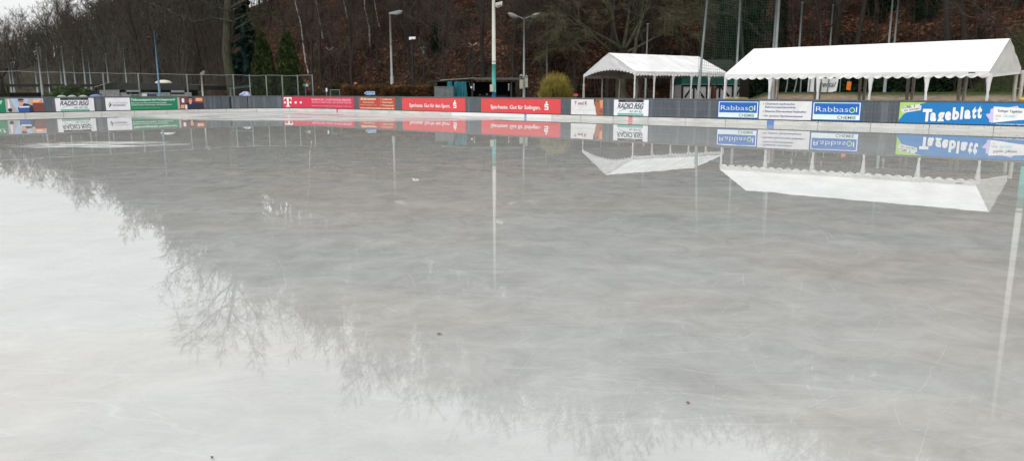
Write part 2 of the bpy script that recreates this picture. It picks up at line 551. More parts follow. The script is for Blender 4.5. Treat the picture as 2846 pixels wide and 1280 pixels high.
def strip(mb, s0, s1, z0, z1, d0, d1, step=0.6):
    """solid following the wall between s0 and s1, height z0..z1, depth d0 (back) to d1 (front, rink side)"""
    n = max(1, int(abs(s1 - s0) / step))
    if (s0 <= LS1 and s1 <= LS1) or (s0 >= LS1 + LARC and s1 >= LS1 + LARC): n = 1
    ring = lambda s: [wp(s, z0, d0), wp(s, z0, d1), wp(s, z1, d1), wp(s, z1, d0)]
    vs = []; fs = []
    for i in range(n + 1):
        vs += ring(lerp(s0, s1, i / n))
    for i in range(n):
        for k in range(4):
            k2 = (k + 1) % 4
            fs.append((i * 4 + k, i * 4 + k2, i * 4 + 4 + k2, i * 4 + 4 + k))
    fs += [(0, 1, 2, 3), (n * 4 + 3, n * 4 + 2, n * 4 + 1, n * 4)]
    mb.add(vs, fs)
seam_px = [-420, -250, -105, 69, 176, 281, 373, 464, 551, 630, 714, 805, 895, 985, 1034, 1083, 1130, 1178, 1255, 1318, 1385, 1534, 1615, 1705, 1802, 1905, 2017, 2150, 2274, 2420, 2583, 2762, 2960, 3200]
seams = sorted([s_px(x, 0.1) for x in seam_px] + [0.0, LEND])
seams = [s for i, s in enumerate(seams) if i == 0 or s - seams[i - 1] > 0.3]
for a, b in zip(seams, seams[1:]):
    mb = MB(); x_mid = px(wp((a + b) / 2, 0.1))[0]
    strip(mb, a + 0.012, b - 0.012, -0.05, 0.10, -0.02, 0.030)
    strip(mb, a + 0.012, b - 0.012, 0.10, 0.205, -0.02, 0.022)
    new = 1255 < x_mid < 1461
    k = part('kick_plate', mb, M_kick_new if new else M_kick, wall, label='newer bright white kick plate' if new else None)
# boards: panels of vertical planks
pan_px = [-300, 14, 121, 261, 420, 560, 700, 787, 985, 1110, 1300, 1330, 1450, 1580, 1700, 1850, 2000, 2120, 2250, 2408, 2480, 2642, 2850, 3100]
pans = sorted([s_px(x) for x in pan_px] + [0.0, LEND])
for a, b in zip(pans, pans[1:]):
    if b - a < 0.2: continue
    mb = MB(); s = a
    while s < b - 0.02:
        e = min(b, s + 0.155)
        if b - e < 0.05: e = b
        mb.cur = 1 if rnd.random() < 0.22 else 0
        strip(mb, s + 0.003, e - 0.003, 0.20, 1.14, -0.06, 0.010 + rnd.random() * 0.002)
        s = e
    mb.cur = 2
    strip(mb, a, b, 0.15, 1.13, -0.055, 0.002)
    part('wall_panel', mb, [M_wall, M_wall2, M_gap], wall)
mb = MB(); strip(mb, 0, LEND, 1.14, 1.20, -0.10, 0.035); part('top_rail', mb, M_rail, wall)
mb = MB(); strip(mb, 0, LEND, 0.2052, 0.245, -0.01, 0.018); part('base_strip', mb, M_gap, wall)
mb = MB(); s = 0.1
while s < s_px(900):
    for z in ((0.225,) if True else ()):
        p = wp(s, z, 0.022); mb.box(p, (0.022, 0.022, 0.016))
    s += 0.155
s = 0.08
while s < s_px(1560):
    for z in (1.06, 0.68, 0.32):
        mb.box(wp(s, z, 0.013), (0.018, 0.018, 0.018))
    s += 0.155
part('bolts', mb, M_bolt, wall, kind='stuff')
mb = MB(); s = 0.3
while s < s_px(1470):
    mb.box(wp(s, 0.135 + 0.02 * rnd.random(), 0.023), (0.02, 0.02, 0.02)); s += 0.55
part('kick_bolts', mb, M_gap, wall, kind='stuff')
# coloured line marks on the kick plates
M_red = paint('line_red', (190, 60, 62)); M_blue = paint('line_blue', (95, 125, 180)); M_redp = paint('line_red_pale', (205, 160, 155))
def mark(x, w, m, label, pieces=((0.0, 0.2, 0),)):
    s = s_px(x, 0.1); mb = MB()
    for z0, z1, c in pieces:
        mb.cur = c
        strip(mb, s - w / 2, s + w / 2, z0 if z0 > 0 else 0.004, z1, 0.024, 0.036)
    part('line_mark', mb, m, wall, label=label)
mark(938, 0.16, M_red, 'red line mark painted on the kick plate')
mark(1461, 0.17, [M_blue, M_kick_new], 'blue line mark on the kick plate beside the newer plates', ((0.0, 0.06, 0), (0.09, 0.2, 0)))
mark(1753, 0.26, [M_red, M_redp], 'red and pale red line mark on the kick plate', ((0.0, 0.05, 1), (0.05, 0.09, 0), (0.09, 0.15, 1), (0.15, 0.2, 0)))
mark(2142, 0.34, [M_blue, M_kick_new], 'wide blue line mark on the kick plate', ((0.0, 0.2, 0),))

# ------------------------------------------------------------------ advertising banners
def text_mesh(body, bold=0.0, shear=0.0, spacing=1.0):
    c = bpy.data.curves.new('t', 'FONT')
    c.body = body; c.size = 1.0; c.offset = bold; c.shear = shear; c.resolution_u = 3; c.space_character = spacing
    o = bpy.data.objects.new('t', c); COL.objects.link(o)
    dg = bpy.context.evaluated_depsgraph_get()
    me = bpy.data.meshes.new_from_object(o.evaluated_get(dg))
    vs = [(v.co.x, v.co.y) for v in me.vertices]; fs = [tuple(p.vertices) for p in me.polygons]
    bpy.data.objects.remove(o); bpy.data.curves.remove(c); bpy.data.meshes.remove(me)
    return vs, fs
class Banner:
    """flat sheet fixed to the wall; u runs left to right in metres, z is height"""
    def __init__(s, x0, x1, label, m, z0=0.255, z1=1.115, tilt=0.0):
        s.s0 = s_px(x0); s.w = s.s0 - s_px(x1); s.z0 = z0; s.z1 = z1; s.h = z1 - z0; s.lay = {}
        mb = MB(); strip(mb, s.s0 - s.w, s.s0, z0, z1, 0.016, 0.024, 0.5)
        c = wp(s.s0 - s.w / 2, z0, 0.03)
        s.root = solo('advertising_banner', mb, m, label, 'banner', c)
    def P(s, u, v, d):
        return wp(s.s0 - u * s.w, s.z0 + v * s.h, d)
    # u, v given as fractions of the banner
    def poly(s, mb, pts, d=0.029):
        mb.add([s.P(u, v, d) for u, v in pts], [tuple(range(len(pts)))])
    def rect(s, mb, u0, v0, u1, v1, d=0.029):
        n = max(1, int((u1 - u0) * s.w / 0.6)) if LS1 < s.s0 < LS1 + LARC + 3 else 1
        for i in range(n):
            a = lerp(u0, u1, i / n); b = lerp(u0, u1, (i + 1) / n)
            s.poly(mb, [(a, v0), (b, v0), (b, v1), (a, v1)], d)
    def disc(s, mb, u, v, r, d=0.029, n=14, ry=None):
        ru = r * s.h / s.w; ry = ry or r
        s.poly(mb, [(u + ru * math.cos(2 * math.pi * k / n), v + ry * math.sin(2 * math.pi * k / n)) for k in range(n)], d)
    def arcline(s, mb, pts, wv, d=0.029):
        for (u0, v0), (u1, v1) in zip(pts, pts[1:]):
            s.poly(mb, [(u0, v0 - wv / 2), (u1, v1 - wv / 2), (u1, v1 + wv / 2), (u0, v0 + wv / 2)], d)
    def text(s, mb, body, u0, u1, v0, v1, bold=0.0, shear=0.0, d=0.033, rise=0.0, spacing=1.0, arch=None):
        """fit body between u0..u1 and v0..v1 (the box of its capitals: descenders hang below)"""
        vs, fs = text_mesh(body, bold, shear, spacing)
        if not vs: return
        xa = min(a for a, b in vs); xb = max(a for a, b in vs)
        cap = 0.70
        out = []
        for a, b in vs:
            fu = (a - xa) / (xb - xa)
            u = lerp(u0, u1, fu); v = v0 + (b / cap) * (v1 - v0) + rise * fu
            if arch: v = v0 + arch(fu) + (b / cap) * (v1 - v0)
            out.append(s.P(u, v, d))
        mb.add(out, fs)
    def part(s, name, mb, m, label=None):
        return part(name, mb, m, s.root, label=label)
M_white = paint('banner_white', (214, 213, 219)); M_whiteb = paint('banner_off_white', (205, 205, 204))
M_green = paint('banner_green', (10, 112, 78), 1.35); M_lime = paint('lime', (140, 175, 95)); M_dkgreen = paint('dark_green', (40, 70, 62))
M_redb = paint('banner_red', (202, 66, 68), 1.15); M_mag = paint('banner_magenta', (198, 45, 74), 1.12); M_pinkw = paint('lettering_pink', (240, 175, 185))
M_rust = paint('banner_rust', (165, 62, 48), 1.25); M_cream = paint('lettering_cream', (240, 210, 180)); M_letw = paint('lettering_white', (240, 236, 236), 1.2)
M_black = paint('black_print', (32, 34, 38)); M_blueb = paint('banner_blue', (12, 92, 172), 1.2); M_tblue = paint('tageblatt_blue', (8, 105, 165), 1.35)
M_tgreen = paint('mint_print', (70, 160, 135)); M_navy = paint('navy_print', (62, 84, 140)); M_olive = paint('grey_green_print', (95, 115, 100))
M_skin = paint('printed_skin', (205, 150, 125)); M_skind = paint('printed_skin_dark', (150, 92, 66)); M_hair = paint('printed_hair', (50, 40, 42))
M_orange = paint('printed_orange', (222, 130, 70)); M_pblue = paint('printed_sky', (160, 178, 205)); M_wblue = paint('printed_workwear', (44, 82, 150)); M_dkblue = paint('printed_dark', (38, 42, 62))
M_brown = paint('printed_brown', (105, 62, 58)); M_pgrey = paint('printed_grey', (165, 158, 155)); M_lil = paint('newsprint_lilac', (190, 178, 215)); M_paper = paint('newsprint', (222, 218, 226))
M_tk = paint('wine_print', (140, 40, 75)); M_lip = paint('printed_lips', (150, 55, 62)); M_tan = paint('printed_tan', (195, 132, 95)); M_grn = paint('dot_green', (0, 125, 62), 1.3)
M_lblue = paint('pale_blue_line', (165, 200, 235))

# 1 far left: green end of a banner with its picture (worker in blue)
B = Banner(-190, 121, 'green banner with a printed worker in a blue jacket, at the far left end', M_green)
fx = lambda x: (B.s0 - s_px(x)) / B.w
mb = MB(); B.text(mb, 'Stark?', fx(-75), fx(7), 0.60, 0.86); B.part('lettering', mb, M_letw)
def slab(x0, v0, x1, v1, m, d, mb=None):
    pass
pm = MB(); mats = [M_pgrey, M_pblue, M_skin, M_hair, M_wblue, M_dkblue, M_orange, M_brown, M_white]
pm.cur = 1; B.rect(pm, fx(15), 0.0, fx(121), 1, 0.027)
pm.cur = 0; B.poly(pm, [(fx(15), 0.0), (fx(48), 0.0), (fx(38), 0.5), (fx(30), 1), (fx(15), 1)], 0.029)
pm.cur = 8; B.poly(pm, [(fx(20), 0.02), (fx(29), 0.02), (fx(26), 0.95), (fx(22), 0.95)], 0.031)
pm.cur = 7; B.rect(pm, fx(86), 0, fx(121), 0.66, 0.029)
pm.cur = 0; B.poly(pm, [(fx(72), 0.5), (fx(90), 0.5), (fx(94), 1), (fx(82), 1)], 0.031)
pm.cur = 5; B.poly(pm, [(fx(50), 0.0), (fx(93), 0.0), (fx(90), 0.42), (fx(80), 0.58), (fx(66), 0.66), (fx(56), 0.5), (fx(48), 0.3)], 0.033)
pm.cur = 4; B.poly(pm, [(fx(50), 0.0), (fx(80), 0.0), (fx(79), 0.34), (fx(50), 0.32)], 0.035)
pm.cur = 8; B.poly(pm, [(fx(53), 0.32), (fx(81), 0.34), (fx(81), 0.44), (fx(52), 0.42)], 0.037)
pm.cur = 2; B.disc(pm, fx(59), 0.74, 0.19, 0.037, ry=0.22); B.poly(pm, [(fx(55), 0.45), (fx(63), 0.45), (fx(63), 0.62), (fx(56), 0.62)], 0.036)
pm.cur = 3; B.poly(pm, [(fx(50.5), 0.82), (fx(67), 0.84), (fx(66), 0.97), (fx(52), 0.98)], 0.040); B.rect(pm, fx(54), 0.74, fx(64), 0.775, 0.041)
pm.cur = 6; B.rect(pm, fx(89.5), 0.66, fx(118), 0.92, 0.037)
pm.cur = 8; B.rect(pm, fx(92), 0.82, fx(112), 0.87, 0.039); B.rect(pm, fx(92), 0.72, fx(108), 0.76, 0.039)
pm.cur = 5; B.disc(pm, fx(26), 0.16, 0.14, 0.039)
B.part('picture', pm, mats)

# 2 and 10: radio banners
def radio(x0, x1, label):
    B = Banner(x0, x1, label, M_white)
    mb = MB(); B.rect(mb, 0.13, 0.845, 0.86, 0.995, 0.029); B.part('black_bar', mb, M_black)
    mb = MB(); B.text(mb, 'www.radiorsg.de', 0.33, 0.66, 0.885, 0.945, 0.01); B.part('lettering', mb, M_pgrey)
    mb = MB(); B.text(mb, 'RADIO RSG', 0.11, 0.87, 0.45, 0.78, 0.014, 0.32, spacing=0.95)
    B.arcline(mb, [(0.66, 0.62), (0.80, 0.60), (0.86, 0.62)], 0.025, 0.034)
    B.part('lettering', mb, M_black)
    mb = MB(); B.arcline(mb, [(0.15, 0.25), (0.25, 0.36), (0.37, 0.43), (0.52, 0.465), (0.68, 0.45), (0.82, 0.40)], 0.035, 0.031); B.part('swoosh', mb, M_tgreen)
    mb = MB(); B.text(mb, '94.3  107.9  92.2', 0.47, 0.82, 0.21, 0.33, 0.012); B.part('lettering', mb, M_black)
    mb = MB(); B.rect(mb, 0.115, 0.0, 0.86, 0.15, 0.029); B.part('green_bar', mb, M_tgreen)
    mb = MB(); B.text(mb, 'DAS IST EINFACH UNSER RADIO', 0.14, 0.83, 0.035, 0.105, 0.0, d=0.034); B.part('lettering', mb, M_whiteb)
radio(154, 261, 'white radio banner with black slanted lettering, on the far left wall beside the worker picture')
radio(1707, 1803, 'white radio banner with black brush lettering, right one, beneath the small party tent')

# 3 green and white utility banner
B = Banner(293, 566, 'white and green utility banner with a printed man in dark clothes at its right end', M_green)
fx = lambda x: (B.s0 - s_px(x)) / B.w
mb = MB(); B.rect(mb, 0, 0, fx(361), 1, 0.027); B.part('white_field', mb, M_white)
mb = MB(); B.text(mb, 'STADTWERKE', fx(312), fx(354), 0.52, 0.66, 0.012); B.part('lettering', mb, M_pgrey)
mb = MB(); B.text(mb, 'SOLINGEN', fx(312), fx(348), 0.33, 0.47, 0.018); B.part('lettering', mb, M_dkgreen)
mb = MB(); B.poly(mb, [(fx(300), 0.45), (fx(306), 0.72), (fx(308), 0.66), (fx(307), 0.55), (fx(302), 0.42)], 0.031); mb.cur = 1
B.poly(mb, [(fx(301), 0.30), (fx(303), 0.26), (fx(309), 0.42), (fx(309.5), 0.52), (fx(307), 0.54)], 0.031); B.part('emblem', mb, [M_lime, M_dkgreen])
mb = MB(); B.text(mb, 'Tiefenentspannt bei Hochspannung?', fx(364), fx(487), 0.74, 0.92, 0.018); B.part('lettering', mb, M_letw)
mb = MB(); B.text(mb, 'Dann komm ins Team der SWS Netze Solingen -', fx(364), fx(465), 0.52, 0.62, 0.008); B.text(mb, 'als Elektroniker/-in für Energie- und Gebäudetechnik', fx(364), fx(477), 0.36, 0.46, 0.008); B.part('lettering', mb, M_letw)
mb = MB(); B.text(mb, 'www.stadtwerke-solingen.de/ausbildung', fx(366), fx(443), 0.12, 0.20); B.part('lettering', mb, M_lime)
pm = MB(); mats = [M_pgrey, M_dkblue, M_skin, M_hair, M_orange, M_brown, M_white]
pm.cur = 0; B.rect(pm, fx(493), 0, fx(566), 1, 0.027)
pm.cur = 5; B.rect(pm, fx(499), 0, fx(566), 1, 0.029)
pm.cur = 6; B.rect(pm, fx(505), 0.55, fx(512), 0.9, 0.031); B.rect(pm, fx(513), 0.0, fx(519), 0.36, 0.039)
pm.cur = 1; B.poly(pm, [(fx(514), 0), (fx(566), 0), (fx(564), 0.5), (fx(545), 0.5), (fx(532), 0.62), (fx(524), 0.58), (fx(516), 0.5)], 0.033)
pm.cur = 2; B.disc(pm, fx(529), 0.74, 0.15, 0.037, ry=0.25); B.poly(pm, [(fx(500), 0.05), (fx(511), 0.05), (fx(512), 0.36), (fx(502), 0.36)], 0.037); B.poly(pm, [(fx(526), 0.42), (fx(531), 0.42), (fx(532), 0.6), (fx(525), 0.6)], 0.036)
pm.cur = 3; B.poly(pm, [(fx(521), 0.9), (fx(536), 0.9), (fx(536), 1.0), (fx(521), 1.0)], 0.041); B.rect(pm, fx(524), 0.79, fx(534), 0.82, 0.042)
pm.cur = 4; B.rect(pm, fx(543), 0.64, fx(563), 0.95, 0.037)
pm.cur = 6; B.rect(pm, fx(545), 0.82, fx(560), 0.86, 0.039); B.rect(pm, fx(545), 0.72, fx(558), 0.76, 0.039)
B.part('picture', pm, mats)

# 4 magenta telephone banner
B = Banner(787, 984, 'magenta banner with a big white T at the rounded corner of the wall', M_mag)
fx = lambda x: (B.s0 - s_px(x)) / B.w
mb = MB()
B.rect(mb, fx(798), 0.12, fx(803), 0.93, 0.031); B.rect(mb, fx(790), 0.86, fx(811), 0.96, 0.031)
B.rect(mb, fx(789.5), 0.72, fx(791.5), 0.9, 0.0312); B.rect(mb, fx(809.2), 0.72, fx(811.2), 0.9, 0.0312); B.rect(mb, fx(794.5), 0.10, fx(806.5), 0.17, 0.0315)
for x in (789.5, 805.5, 819.5, 834): B.rect(mb, fx(x), 0.40, fx(x + 5.2), 0.58, 0.031)
B.part('emblem', mb, M_pinkw if False else M_letw)
mb = MB(); B.text(mb, 'MAGENTA EINS - ZUHAUSE UND MOBIL VERBUNDEN', fx(867), fx(976), 0.68, 0.84, 0.02); B.part('lettering', mb, M_pinkw)
mb = MB(); B.text(mb, 'ALLES AUS EINER HAND. ALLES BESTENS TELEKOM', fx(867), fx(977), 0.45, 0.61); B.part('lettering', mb, M_pinkw)
mb = MB(); B.text(mb, 'Informieren Sie sich in Ihrem Telekom Shop Solingen und Telekom Shop', fx(867), fx(977), 0.16, 0.27); B.part('lettering', mb, M_pinkw)

# 5 rust electrician banner
B = Banner(998, 1099, 'rust red banner with cream lettering between the magenta and bright red banners', M_rust)
mb = MB(); B.text(mb, 'Schramm', 0.05, 0.48, 0.78, 0.98, 0.02, 0.3); B.part('lettering', mb, M_cream)
mb = MB(); B.text(mb, 'elektrotechnik', 0.12, 0.44, 0.53, 0.66, 0.0); B.part('lettering', mb, M_cream)
mb = MB(); B.text(mb, 'Fürkerfeldstr. 2 · 42697 Solingen · Tel. 77 51 11', 0.05, 0.5, 0.33, 0.40); B.part('lettering', mb, M_cream)
mb = MB()
for i, (tx, v) in enumerate([('Installationen', 0.80), ('Steuerungen', 0.56), ('Wärmepumpen', 0.30)]):
    B.text(mb, tx, 0.66, 0.92 + 0.02 * i, v, v + 0.13, 0.01); B.disc(mb, 0.62, v + 0.07, 0.04, 0.033)
B.part('lettering', mb, M_cream)
mb = MB(); B.text(mb, 'www.schrammelektrotechnik.de', 0.03, 0.97, 0.05, 0.18, 0.02); B.part('lettering', mb, M_cream)

# 6, 7 red savings bank banners
def bank(x0, x1, words, tu0, tu1, eu, label, v0=0.28, v1=0.55, er=1.0):
    B = Banner(x0, x1, label, M_redb)
    mb = MB(); B.text(mb, words, tu0, tu1, v0, v1, 0.010, spacing=0.95); B.part('lettering', mb, M_letw)
    mb = MB(); k = er * B.h / B.w; w = 0.165 * k; a = eu - w; b = eu + w; t = 0.115
    y0 = v0 - 0.03; q = 0.70
    B.disc(mb, eu, y0 + 0.74 * q, 0.075, 0.032)
    B.rect(mb, a, y0 + 0.44 * q, b, y0 + 0.56 * q, 0.032); B.rect(mb, a, y0 + 0.30 * q, a + w * 0.55, y0 + 0.44 * q, 0.032)
    B.rect(mb, a + w * 0.55, y0 + 0.25 * q, b, y0 + 0.36 * q, 0.0323); B.rect(mb, b - w * 0.55, y0 + 0.0, b, y0 + 0.25 * q, 0.032)
    B.rect(mb, a, y0 + 0.0, b - w * 0.55, y0 + 0.12 * q, 0.0326); B.rect(mb, a, y0 + 0.25 * q, a + w * 0.55, y0 + 0.30 * q, 0.0326)
    B.poly(mb, [(a, y0 + 0.56 * q), (b, y0 + 0.56 * q), (b - 0.3 * w, y0 + 0.61 * q), (a + 0.3 * w, y0 + 0.61 * q)], 0.032)
    B.part('emblem', mb, M_letw)
bank(1118, 1294, 'Sparkasse. Gut für den Sport.', 0.125, 0.775, 0.845, 'bright red bank banner ending in the word Sport, left of the light mast')
bank(1338, 1559, 'Sparkasse. Gut für Solingen.', 0.13, 0.765, 0.835, 'longer bright red bank banner ending in Solingen, below the light mast')

# 8 hairdresser banner
B = Banner(1588, 1676, 'pale grey hairdresser banner with half a printed face at its right edge', M_whiteb)
mb = MB(); B.text(mb, 'T und K', 0.11, 0.52, 0.65, 0.86, 0.02); B.part('lettering', mb, M_tk)
mb = MB(); B.text(mb, 'Ihr Friseurteam', 0.12, 0.5, 0.53, 0.57); B.part('lettering', mb, M_pgrey)
mb = MB()
for k in range(5): B.arcline(mb, [(0.13 + 0.12 * k, 0.24), (0.21 + 0.12 * k, 0.32), (0.27 + 0.12 * k, 0.38)], 0.018)
B.part('swash', mb, M_pgrey)
pm = MB(); pm.cur = 0
B.poly(pm, [(0.72, 1), (1, 1), (1, 0), (0.82, 0), (0.785, 0.2), (0.77, 0.5), (0.73, 0.68)], 0.029)
pm.cur = 1; B.poly(pm, [(0.72, 1), (0.78, 1), (0.76, 0.8), (0.735, 0.7)], 0.032); B.poly(pm, [(0.79, 0.88), (0.85, 0.95), (0.91, 0.90), (0.85, 0.90)], 0.032); B.disc(pm, 0.85, 0.85, 0.035, 0.033)
pm.cur = 2; B.poly(pm, [(0.89, 0.24), (0.93, 0.32), (0.98, 0.33), (1.0, 0.30), (1.0, 0.16), (0.93, 0.18)], 0.032)
pm.cur = 3; B.poly(pm, [(0.90, 0.93), (1, 0.98), (1, 0.45), (0.95, 0.44), (0.93, 0.5)], 0.031)
B.part('picture', pm, [M_skind, M_hair, M_lip, M_tan])

# 9, 11 blue cleaning-product signs and the white list between them
def rab(x0, x1, label):
    B = Banner(x0, x1, label, paint('frame_blue', (22, 78, 140), 1.2))
    mb = MB(); B.rect(mb, 0.025, 0.06, 0.975, 0.95, 0.028); B.part('white_border', mb, paint('border_pale', (205, 220, 238)))
    mb = MB(); B.rect(mb, 0.045, 0.33, 0.955, 0.91, 0.032); B.part('blue_field', mb, M_blueb)
    mb = MB(); B.text(mb, 'Rabbas', 0.085, 0.74, 0.47, 0.74, -0.012, d=0.036); B.text(mb, 'l', 0.89, 0.91, 0.47, 0.74, 0.0, d=0.036)
    n = 22; r0 = 0.135; r1 = 0.105; uc = 0.815; vc = 0.565; k = B.h / B.w
    for i in range(n):
        a, b = 2 * math.pi * i / n, 2 * math.pi * (i + 1) / n
        B.poly(mb, [(uc + r0 * k * math.cos(a), vc + r0 * math.sin(a)), (uc + r0 * k * math.cos(b), vc + r0 * math.sin(b)), (uc + r1 * k * math.cos(b), vc + r1 * math.sin(b)), (uc + r1 * k * math.cos(a), vc + r1 * math.sin(a))], 0.037)
    B.part('lettering', mb, M_lblue if False else M_letw)
    mb = MB(); B.disc(mb, uc, vc, 0.098, 0.036, 20); B.part('green_dot', mb, M_grn)
    mb = MB(); B.text(mb, 'CHEMIE', 0.53, 0.90, 0.105, 0.265, 0.012, d=0.036); B.part('lettering', mb, M_olive)
rab(1995, 2110, 'blue and white framed chemist sign with a green dot, left of the white list banner')
rab(2257, 2395, 'blue and white framed chemist sign with a green dot, right of the white list banner')
B = Banner(2110.5, 2256, 'white banner listing products in blue print between two blue framed signs', M_whiteb)
mb = MB()
for tx, u0, u1, v in [('Chemisch-technische', 0.115, 0.68, 0.80), ('Reinigungserzeugnisse', 0.115, 0.70, 0.625), ('Flüssige Düngemittel Rabbaflor', 0.115, 0.915, 0.39), ('Dr. Jonson Handwaschpaste', 0.115, 0.845, 0.145)]:
    B.text(mb, tx, u0, u1, v, v + 0.095, 0.02)
    if v != 0.625: B.disc(mb, 0.082, v + 0.035, 0.025, 0.033)
B.part('lettering', mb, M_navy)

# 12 newspaper banner
B = Banner(2500, 2905, 'large blue and lime newspaper banner at the right edge', M_tblue)
fx = lambda x: (B.s0 - s_px(x)) / B.w
mb = MB(); B.poly(mb, [(0, 0.10), (0, 1), (fx(2574), 1), (fx(2558), 0.93), (fx(2530), 0.62), (fx(2513), 0.42), (fx(2504), 0.2)], 0.027); B.part('lime_corner', mb, paint('lime_bright', (150, 185, 95), 1.3))
mb = MB(); B.poly(mb, [(fx(2505), 0.76), (fx(2554), 0.92), (fx(2555), 0.85), (fx(2560), 0.85), (fx(2559), 0.62), (fx(2509), 0.47), (fx(2508), 0.56), (fx(2504.5), 0.56)], 0.031); B.part('tag_field', mb, M_whiteb)
mb = MB(); B.text(mb, 'Die', fx(2506.5), fx(2517), 0.68, 0.76, 0.0, 0, 0.035, 0.02); B.text(mb, 'der Solinger', fx(2513), fx(2556), 0.55, 0.64, 0.0, 0, 0.035, 0.13)
B.text(mb, 'Nr. 1', fx(2519), fx(2541), 0.71, 0.83, 0.03, 0, 0.035, 0.05); B.part('lettering', mb, M_black)
mb = MB()
# heavy newspaper title, each letter narrow and bold
for ch, xa, xb, v0, v1 in [('T', 2565, 2591, 0.12, 0.66), ('a', 2587, 2604, 0.14, 0.66), ('g', 2608, 2626, 0.17, 0.69), ('e', 2628, 2645, 0.20, 0.72), ('b', 2648, 2667, 0.23, 0.75), ('l', 2670, 2677, 0.26, 0.78), ('a', 2681, 2699, 0.29, 0.81), ('t', 2702, 2714, 0.31, 0.86), ('t', 2716, 2729, 0.33, 0.90)]:
    B.text(mb, ch, fx(xa), fx(xb), v0, v1, 0.055, 0.0, 0.033)
B.part('lettering', mb, M_letw)
pm = MB()
pm.cur = 0; B.poly(pm, [(fx(2740), 0.48), (fx(2772), 0.60), (fx(2760), 0.06)], 0.029); B.poly(pm, [(fx(2790), 0.78), (fx(2826), 0.88), (fx(2832), 0.76), (fx(2826), 0.6)], 0.029); B.poly(pm, [(fx(2752), 0.72), (fx(2770), 0.84), (fx(2768), 0.1), (fx(2752), 0.12)], 0.031)
pm.cur = 1; B.poly(pm, [(fx(2760), 0.84), (fx(2905), 0.72), (fx(2905), 0.33), (fx(2834), 0.24), (fx(2764), 0.10)], 0.034)
B.part('newspaper_picture', pm, [M_lil, M_paper])
mb = MB(); B.text(mb, 'Solinger Tageblatt', fx(2773), fx(2841), 0.60, 0.71, 0.01, 0, 0.038, -0.03); B.part('lettering', mb, M_black)
mb = MB()
for v, a, b, c in [(0.43, 2767, 2785, 0), (0.38, 2767, 2782, 0), (0.25, 2767, 2778, 0), (0.40, 2806, 2822, 1), (0.43, 2790, 2800, 1), (0.36, 2790, 2824, 1)]:
    mb.cur = c; B.rect(mb, fx(a), v, fx(b), v + (0.022 if c == 0 else 0.05), 0.038)
B.part('newspaper_print', mb, [M_pgrey, paint('faint_cyan', (165, 205, 225))])
mb = MB(); B.text(mb, 'www.solinger-tageblatt.de', fx(2772), fx(2875), 0.025, 0.08, 0.01, 0, 0.033); B.part('lettering', mb, M_letw)

# ================================================================== party tents
M_pvc = mat('tent_pvc', (0.80, 0.80, 0.80), (0.67, 0.67, 0.665), rough=0.5, scale=0.9, detail=6, bump=0.03, bscale=1.1)
M_pvcg = mat('tent_gable_pvc', (0.76, 0.76, 0.76), (0.68, 0.68, 0.68), rough=0.55, scale=1.2, bump=0.03, bscale=2.2)
M_seam = mat('tent_seam', (0.76, 0.76, 0.76), rough=0.6)
M_pole = mat('tent_pole_grey', (0.66, 0.62, 0.56), (0.55, 0.51, 0.46), rough=0.6)
M_beige = mat('curtain_beige', (0.60, 0.57, 0.50), (0.48, 0.45, 0.38), rough=0.8)
def gz(x, y): return ground(x, y)
def add_scallop(mb, a, b, drop, n, thick, outw):
    """valance under the edge a-b with n rounded scallops"""
    d = b - a
    for k in range(n):
        t0, t1 = k / n, (k + 1) / n
        p0, p1 = a + d * t0, a + d * t1
        top = [p0, p1]
        bot = []
        for j in range(7):
            f = j / 6
            bot.append(p1.lerp(p0, f) - V((0, 0, drop * (0.52 + 0.48 * math.sin(math.pi * f)))) + outw * (0.02 * math.sin(math.pi * 2 * f + k)))
        mb.prism(top + bot, outw * -thick)
def curtain_leg(mb, top, bot, w0, w1, along, seed=0):
    """gathered corner curtain wrapped round a tent pole: wide at the eave, tied, thin below"""
    r = random.Random(seed)
    n = 9; ring = 8; vs = []; fs = []
    prof = [(0, w0), (0.08, w0 * 0.85), (0.2, w0 * 0.55), (0.32, w1 * 1.15), (0.36, w1 * 0.8), (0.42, w1 * 1.05), (0.6, w1 * 1.1), (0.8, w1), (1.0, w1 * 0.75)]
    side = V((0, 0, 1)).cross(along).normalized()
    for i, (t, w) in enumerate(prof):
        c = top.lerp(bot, t) + along * r.uniform(-0.012, 0.012)
        for k in range(ring):
            a = 2 * math.pi * k / ring
            q = 1 + 0.18 * math.sin(3 * a + seed)
            vs.append(c + along * (math.cos(a) * w / 2 * q) + side * (math.sin(a) * max(0.05, w * 0.28) * q))
    for i in range(n - 1):
        for k in range(ring):
            k2 = (k + 1) % ring
            fs.append((i * ring + k, i * ring + k2, (i + 1) * ring + k2, (i + 1) * ring + k))
    mb.add(vs, fs)
